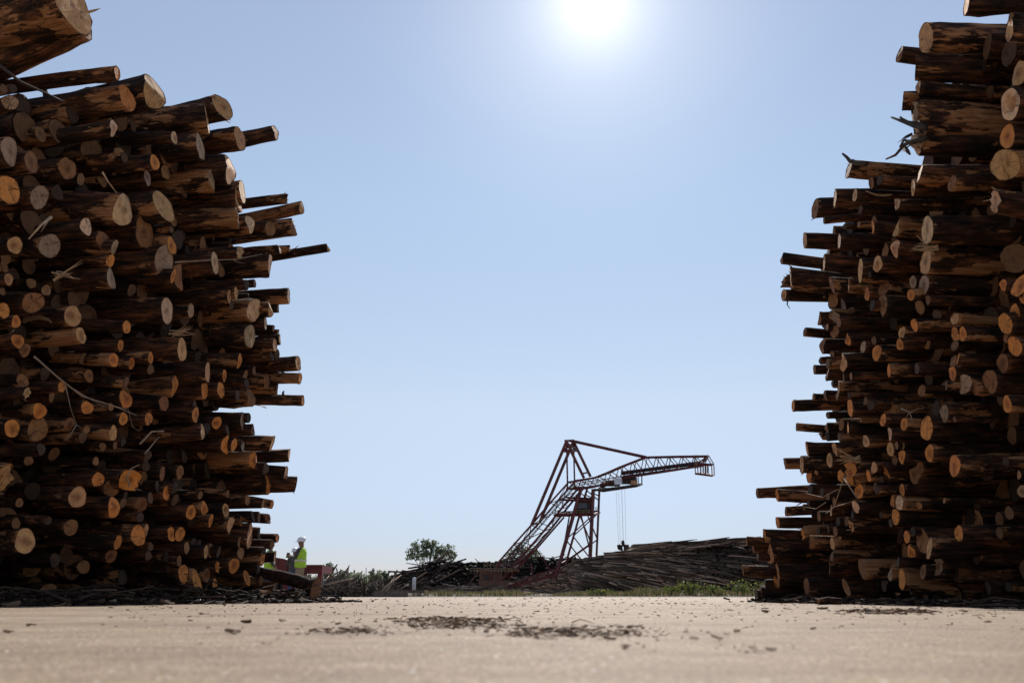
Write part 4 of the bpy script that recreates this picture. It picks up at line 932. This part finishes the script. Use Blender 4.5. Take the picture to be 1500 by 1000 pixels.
Up = [(832, 706), (850, 703.5), (869, 700), (888, 692.5), (906, 684.5), (925, 677), (942, 670.5), (960, 670), (978, 669.6), (997, 669.2), (1016, 669), (1034.5, 668.7)]
Lo = [(833, 716), (851, 716), (869, 713), (888, 708), (906, 702), (925, 698), (942, 695.5), (960, 692.8), (978, 690), (997, 687), (1016, 684), (1030, 682)]
for w in (.1, .9):
    for i in range(11):
        cb(mb, Up[i], Up[i + 1], .20, 0, 6, w); cb(mb, Lo[i], Lo[i + 1], .22, 0, 6, w)
        cb(mb, Up[i], (Lo[i + 1][0] - 5, Lo[i + 1][1] - 1), .09, 0, 5, w); cb(mb, (Lo[i + 1][0] - 5, Lo[i + 1][1] - 1), Up[i + 1], .09, 0, 5, w)
for i in range(12): cb(mb, Up[i], Up[i], .1, 0, 5, .1, .9); cb(mb, Lo[i], Lo[i], .12, 0, 5, .1, .9)
cbuild(mb, 'boom', M_STEEL)
mb = MB()   # twin runway girders and walkway along the boom
for w in (.2, .8):
    mb.tube([cp(908, 693.5, w), cp(1022, 678.5, w)], .34, 4); mb.tube([cp(908, 699, w), cp(1022, 683.5, w)], .18, 4)
for i in range(12):
    q = (lerp(912, 1018, i / 11), lerp(695, 680, i / 11)); cb(mb, q, (q[0], q[1] + 5), .1, 0, 4, .2); cb(mb, q, q, .16, 0, 4, .1, .9)
cbuild(mb, 'runway_girder', M_DARKSTEEL)
mb = MB()   # handrails along the boom
for w in (.0, 1.0):
    cb(mb, (838, 709), (905, 699), .05, 0, 4, w)
    for i in range(10): q = (lerp(838, 905, i / 9), lerp(709, 699, i / 9)); cb(mb, q, (q[0], q[1] + 6.5), .05, 0, 4, w)
    cb(mb, (838, 712), (905, 702.5), .04, 0, 4, w)
for q in ((1017, 667), (1021, 666.6), (910, 683)): cb(mb, q, (q[0], q[1] + 19), .06, 0, 4, .0)
cb(mb, (1014, 666.8), (1023, 666.5), .05, 0, 4, 0)
cbuild(mb, 'handrail', M_RAIL)
mb = MB()   # boom tip cage
pts = [(1018, 683), (1042.5, 686)]; lo = [(1018, 694), (1042.8, 697.5)]
for w in (.1, .9):
    cb(mb, (1018, 680), (1042, 681.5), .16, 0, 5, w); cb(mb, (1018, 694), (1042.8, 697.2), .16, 0, 5, w); cb(mb, (1018, 680), (1018, 694), .1, 0, 5, w); cb(mb, (1042, 681), (1042.8, 697), .1, 0, 5, w)
    cb(mb, (1034.5, 668.7), (1042, 681), .1, 0, 5, w); cb(mb, (1034.5, 668.7), (1018, 680), .1, 0, 5, w); cb(mb, (1034.5, 668.7), (1028, 681), .1, 0, 5, w)
    cb(mb, (1026, 681), (1026, 695), .14, 0, 5, w); cb(mb, (1033, 681), (1033, 696), .18, 0, 5, w)
for (a, b) in (((1018, 680), 0), ((1042, 681.5), 0), ((1018, 694), 0), ((1042.8, 697.2), 0), ((1034.5, 668.7), 0)): cb(mb, a, a, .12, 0, 5, .1, .9)
v4 = [cp(1018, 694, .1), cp(1042.8, 697.2, .1), cp(1042.8, 697.2, .9), cp(1018, 694, .9)]; mb.add(v4 + [q + Vector((0, 0, .15)) for q in v4], [(0, 1, 2, 3), (4, 7, 6, 5), (0, 4, 5, 1), (1, 5, 6, 2), (2, 6, 7, 3), (3, 7, 4, 0)])
cbuild(mb, 'tip_cage', M_STEEL)
TR = None
mb = MB()   # trolley platform under the boom
pf = [(870, 716.5), (883, 719), (933, 711.5)]
for w in (0, 1):
    cb(mb, pf[0], pf[1], .22, 0, 5, w); cb(mb, pf[1], pf[2], .24, 0, 5, w); cb(mb, (933, 711.5), (933, 699), .12, 0, 5, w); cb(mb, (928, 711.5), (928, 700), .08, 0, 5, w)
for i in range(12):
    q = (lerp(872, 933, i / 11), lerp(719, 711.5, i / 11) - (1.2 if i == 0 else 0)); cb(mb, q, q, .22, 0, 4, 0, 1)
mb.box(cp(917, 705, .5), (2.6, 2.5, 1.1)); mb.box(cp(893, 709, .5), (2.8, 2.2, .9)); mb.tube([cp(880, 711, .2), cp(880, 711, .8)], .5, 12)
tro = cbuild(mb, 'trolley', M_DARKSTEEL)
mb = MB(); mb.box(cp(906, 704.5, -.08), (1.45, .08, 1.2)); cbuild(mb, 'sign_board', M_SIGN, tro)
mb = MB(); mb.box(cp(927.5, 707.5, .1), (1.15, 1.6, .85)); cbuild(mb, 'machine_cover', M_CRATE, tro)
mb = MB()   # operator's cab and its platform
cbx = MB(); cbx.box(cp(851, 742, .4), (2.7, 3.2, 2.3)); cbx.box(cp(852, 733.5, .4), (3.4, 3.6, .25)); cabo = cbuild(cbx, 'operator_cab', M_DARKSTEEL)
w_ = MB(); w_.box(cp(852, 740.5, .05) + Vector((0, -.12, 0)), (1.9, .06, 1.0)); cbuild(w_, 'cab_window', M_GLASS, cabo)
for w in (0, 1): cb(mb, (812, 754.5), (869, 753), .3, 0, 4, w); cb(mb, (819, 731.5), (862, 733.5), .2, 0, 4, w)
for i in range(8): q = (lerp(812, 869, i / 7), 754.2); cb(mb, q, q, .25, 0, 4, 0, 1)
cbuild(mb, 'cab_platform', M_STEEL)
mb = MB()
for w in (-.02, 1.02):
    cb(mb, (845, 747), (868, 746.5), .05, 0, 4, w); cb(mb, (845, 749.5), (868, 749), .04, 0, 4, w)
    for i in range(6): q = (lerp(845, 868, i / 5), 747); cb(mb, q, (q[0], 753), .05, 0, 4, w)
cbuild(mb, 'cab_railing', M_RAIL)
mb = MB()   # hoist cables
for (x0, x1) in ((898, 902), (902, 904.5), (906.5, 909), (911, 913)): mb.tube([cp(x0, 716, .5), cp(x1, 799, .5)], (.02 if x0 != 906.5 else .035), 5)
hc = cbuild(mb, 'hoist_cables', M_CABLE)
mb = MB()   # orange-peel grapple
gc = cp(908.5, 801, .5); mb.tube([gc + Vector((0, 0, .55)), gc + Vector((0, 0, .1)), gc - Vector((0, 0, .2))], [.25, .55, .7], 10)
mb.box(gc + Vector((0, 0, .7)), (.5, .5, .4))
for i in range(6):
    a = i * math.pi / 3; u = Vector((math.cos(a), math.sin(a), 0))
    mb.tube([gc + u * .3 + Vector((0, 0, .1)), gc + u * .95 - Vector((0, 0, .1)), gc + u * .85 - Vector((0, 0, .6)), gc + u * .25 - Vector((0, 0, 1.0))], [.22, .3, .25, .08], 6)
cbuild(mb, 'grapple', M_DARKSTEEL)
mb = MB()   # machinery house and plinth
mb.box(cp(712, 848, .5), (4.2, 5, 2.6)); mb.box(cp(722, 838.5, .5), (8.2, 6.4, .3)); mb.box(cp(716, 860, .5), (5.4, 6, 1.6)); mb.tube([cp(690, 850, 0), cp(700, 838, 0)], .08, 5); mb.tube([cp(686, 856, 0), cp(697, 843, 0)], .08, 5)
mh = cbuild(mb, 'machinery_house', M_CONCRETE)
d_ = MB(); d_.box(cp(712.5, 848.5, 0) + Vector((0, -.1, 0)), (.9, .08, 1.9)); cbuild(d_, 'door', M_DARKSTEEL, mh)
mb = MB()
for w in (-.15, 1.15):
    for z in (831, 834.5): cb(mb, (692, z), (752, z + .3), .05, 0, 4, w)
    for i in range(13): q = (lerp(692, 752, i / 12), 831); cb(mb, q, (q[0], 838), .05, 0, 4, w)
cbuild(mb, 'house_railing', M_RAIL)

# ------------------------------------------------------------------ trees
def tree(px, py_base, Y, blobs, label, seed, leaf=.32, dens=260):
    """blobs: crown masses as (px, py, radius in px)"""
    rr = random.Random(seed); k = Y / F / cT
    b = at_depth(px, 871, Y); b.z = 0
    t = empty('tree', b, label, 'tree', 'trees beyond the yard')
    mb = MB(); cr = MB()
    top = min(bb[1] for bb in blobs); H = (871 - top) * k
    mb.tube([(0, 0, 0), (.1, 0, H * .3), (.0, .1, H * .6), (.1, 0, H * .85)], [.30, .24, .16, .05], 8)
    for (bx, by, br) in blobs:
        c = Vector(((bx - px) * k, rr.uniform(-.5, .5) * br * k, (871 - by) * k)); r = br * k
        s = Vector((0, 0, H * rr.uniform(.25, .5))); mb.tube([s, (s + c) / 2 + Vector((0, 0, -.1 * r)), c], [.14, .09, .03], 6)
        for q in range(int(dens * (br / 8) ** 1.4)):
            # leaves gather in small sprays, with gaps between
            if q % 7 == 0:
                u = Vector((rr.gauss(0, 1), rr.gauss(0, 1), rr.gauss(0, 1))).normalized(); cc = c + u * r * rr.uniform(.35, 1.15)
                mb.tube([c, cc], [.03, .01], 4) if rr.random() < .3 else None
            p = cc + Vector((rr.gauss(0, 1), rr.gauss(0, 1), rr.gauss(0, .8))) * r * .14
            n = Vector((rr.gauss(0, 1), rr.gauss(0, 1), rr.gauss(0, 1))).normalized(); s1 = n.orthogonal().normalized() * leaf * rr.uniform(.5, 1); s2 = n.cross(s1).normalized() * leaf * rr.uniform(.4, .8)
            cr.add([p - s1, p + s2, p + s1, p - s2], [(0, 1, 2, 3)])
    mb.build('trunk', M_TRUNK, t, True); cr.build('crown', M_LEAF, t)
    return t
tree(628, 830, 228, [(603, 818, 8), (611, 808, 9), (622, 806, 9), (630, 804, 8), (640, 811, 8), (652, 813, 10), (615, 820, 9), (640, 822, 10), (628, 816, 9), (658, 820, 7)], 'round-topped leafy tree standing alone above the dark log mound', 41, .34, 250)
tree(768, 835, 232, [(752, 820, 9), (760, 810, 8), (772, 815, 9), (784, 818, 8), (744, 828, 8), (778, 826, 10), (762, 826, 9)], 'bushy tree seen through the lattice of the crane back truss', 42, .36, 250)
rr = random.Random(50)
for i, (px, top, w, lab) in enumerate(((481, 829, 11, 'taller grey-green tree at the end of the tree line nearest the red trailer'), (500, 838, 10, 'short green tree in the tree line behind the brush heap, beside the tallest'), (520, 841, 10, 'low bushy tree midway along the tree line behind the brush heap'), (543, 836, 11, 'pointed green tree in the tree line above the brush heap'), (562, 839, 10, 'dark green tree at the far end of the tree line before the log mound'), (578, 845, 8, 'small pale tree touching the slope of the dark log mound'), (531, 848, 8, 'smallest bush of the tree line above the middle of the brush heap'), (450, 845, 9, 'tree seen over the trailer deck behind the workers'))):
    bl = [(px + rr.uniform(-.5, .5) * w, top + w * .7 + rr.uniform(0, .8) * w, w * rr.uniform(.5, .75)) for _ in range(4)] + [(px, top + w * .5, w * .5)] + [(px + rr.uniform(-.8, .8) * w, 858, w * .8), (px + rr.uniform(-.5, .5) * w, 864, w * .8)]
    tree(px, 870, 210 + 6 * i, bl, lab, 60 + i, .36, 240)
# far tree belt closing the horizon
rr = random.Random(70); fb = MB()
for _ in range(14000):
    X = rr.uniform(-260, 420); Y = rr.uniform(330, 370); h = 5.0 + 2.0 * math.sin(X * .06) + 1.6 * math.sin(X * .21 + 2) + rr.uniform(0, 1.5)
    p = Vector((X, Y, h * rr.random() ** .6)); n = Vector((rr.gauss(0, 1), rr.gauss(0, 1), rr.gauss(0, 1))).normalized(); s1 = n.orthogonal().normalized() * rr.uniform(.6, 1.3); s2 = n.cross(s1).normalized() * rr.uniform(.5, 1.1)
    fb.add([p - s1, p + s2, p + s1, p - s2], [(0, 1, 2, 3)])
tag(fb.build('far_treeline', M_LEAF), 'low distant belt of trees along the horizon', 'tree line', None, 'stuff')

# ------------------------------------------------------------------ sky and sun
SUN = ray(870, 2).normalized(); el = math.asin(SUN.z); az = math.atan2(SUN.x, SUN.y)
w = bpy.data.worlds.new('World'); sc.world = w; w.use_nodes = True; nt = w.node_tree
bg = nt.nodes['Background']
sky = N(nt, 'ShaderNodeTexSky', sky_type='NISHITA'); sky.sun_disc = False; sky.sun_elevation = el; sky.sun_rotation = az
sky.air_density = 1.0; sky.dust_density = 0.0; sky.ozone_density = 1.0
tc = N(nt, 'ShaderNodeTexCoord'); sz = N(nt, 'ShaderNodeSeparateXYZ'); nt.links.new(tc.outputs['Generated'], sz.inputs[0])
tint = ramp(nt, sz.outputs[2], [(0.0, (.50, .52, .80)), (.058, (.69, .67, .86)), (.208, (1.44, 1.15, 1.0)), (.432, (1.95, 1.60, 1.31)), (.588, (2.25, 1.75, 1.44))])
tm = N(nt, 'ShaderNodeMix', data_type='RGBA', blend_type='MULTIPLY'); tm.inputs[0].default_value = 1
nt.links.new(sky.outputs[0], tm.inputs[6]); nt.links.new(tint, tm.inputs[7]); nt.links.new(tm.outputs[2], bg.inputs[0]); bg.inputs[1].default_value = 0.10
# the bright aureole round the sun
dt = N(nt, 'ShaderNodeVectorMath', operation='DOT_PRODUCT'); nt.links.new(tc.outputs['Generated'], dt.inputs[0]); dt.inputs[1].default_value = SUN
def lobe(k, a): return math_n(nt, 'MULTIPLY', math_n(nt, 'EXPONENT', math_n(nt, 'MULTIPLY', math_n(nt, 'SUBTRACT', dt.outputs['Value'], 1.0), k)), a)
glow = math_n(nt, 'ADD', math_n(nt, 'ADD', lobe(7000.0, 2.2), lobe(650.0, .40)), lobe(85.0, .30))
bg2 = N(nt, 'ShaderNodeBackground'); bg2.inputs[0].default_value = (1, .93, .74, 1); nt.links.new(glow, bg2.inputs[1])
ad = N(nt, 'ShaderNodeAddShader'); nt.links.new(bg.outputs[0], ad.inputs[0]); nt.links.new(bg2.outputs[0], ad.inputs[1]); nt.links.new(ad.outputs[0], nt.nodes['World Output'].inputs[0])
sl = bpy.data.lights.new('sun', 'SUN'); sl.energy = 4.8; sl.angle = R(.5); sl.color = (1, .94, .86)
so = bpy.data.objects.new('sun', sl); COL.objects.link(so); so.rotation_euler = SUN.to_track_quat('Z', 'Y').to_euler()
sc.view_settings.view_transform = 'Standard'; sc.view_settings.look = 'None'; sc.view_settings.exposure = 0; sc.view_settings.gamma = 1
sc.cycles.use_denoising = True; sc.cycles.max_bounces = 6; sc.cycles.diffuse_bounces = 4
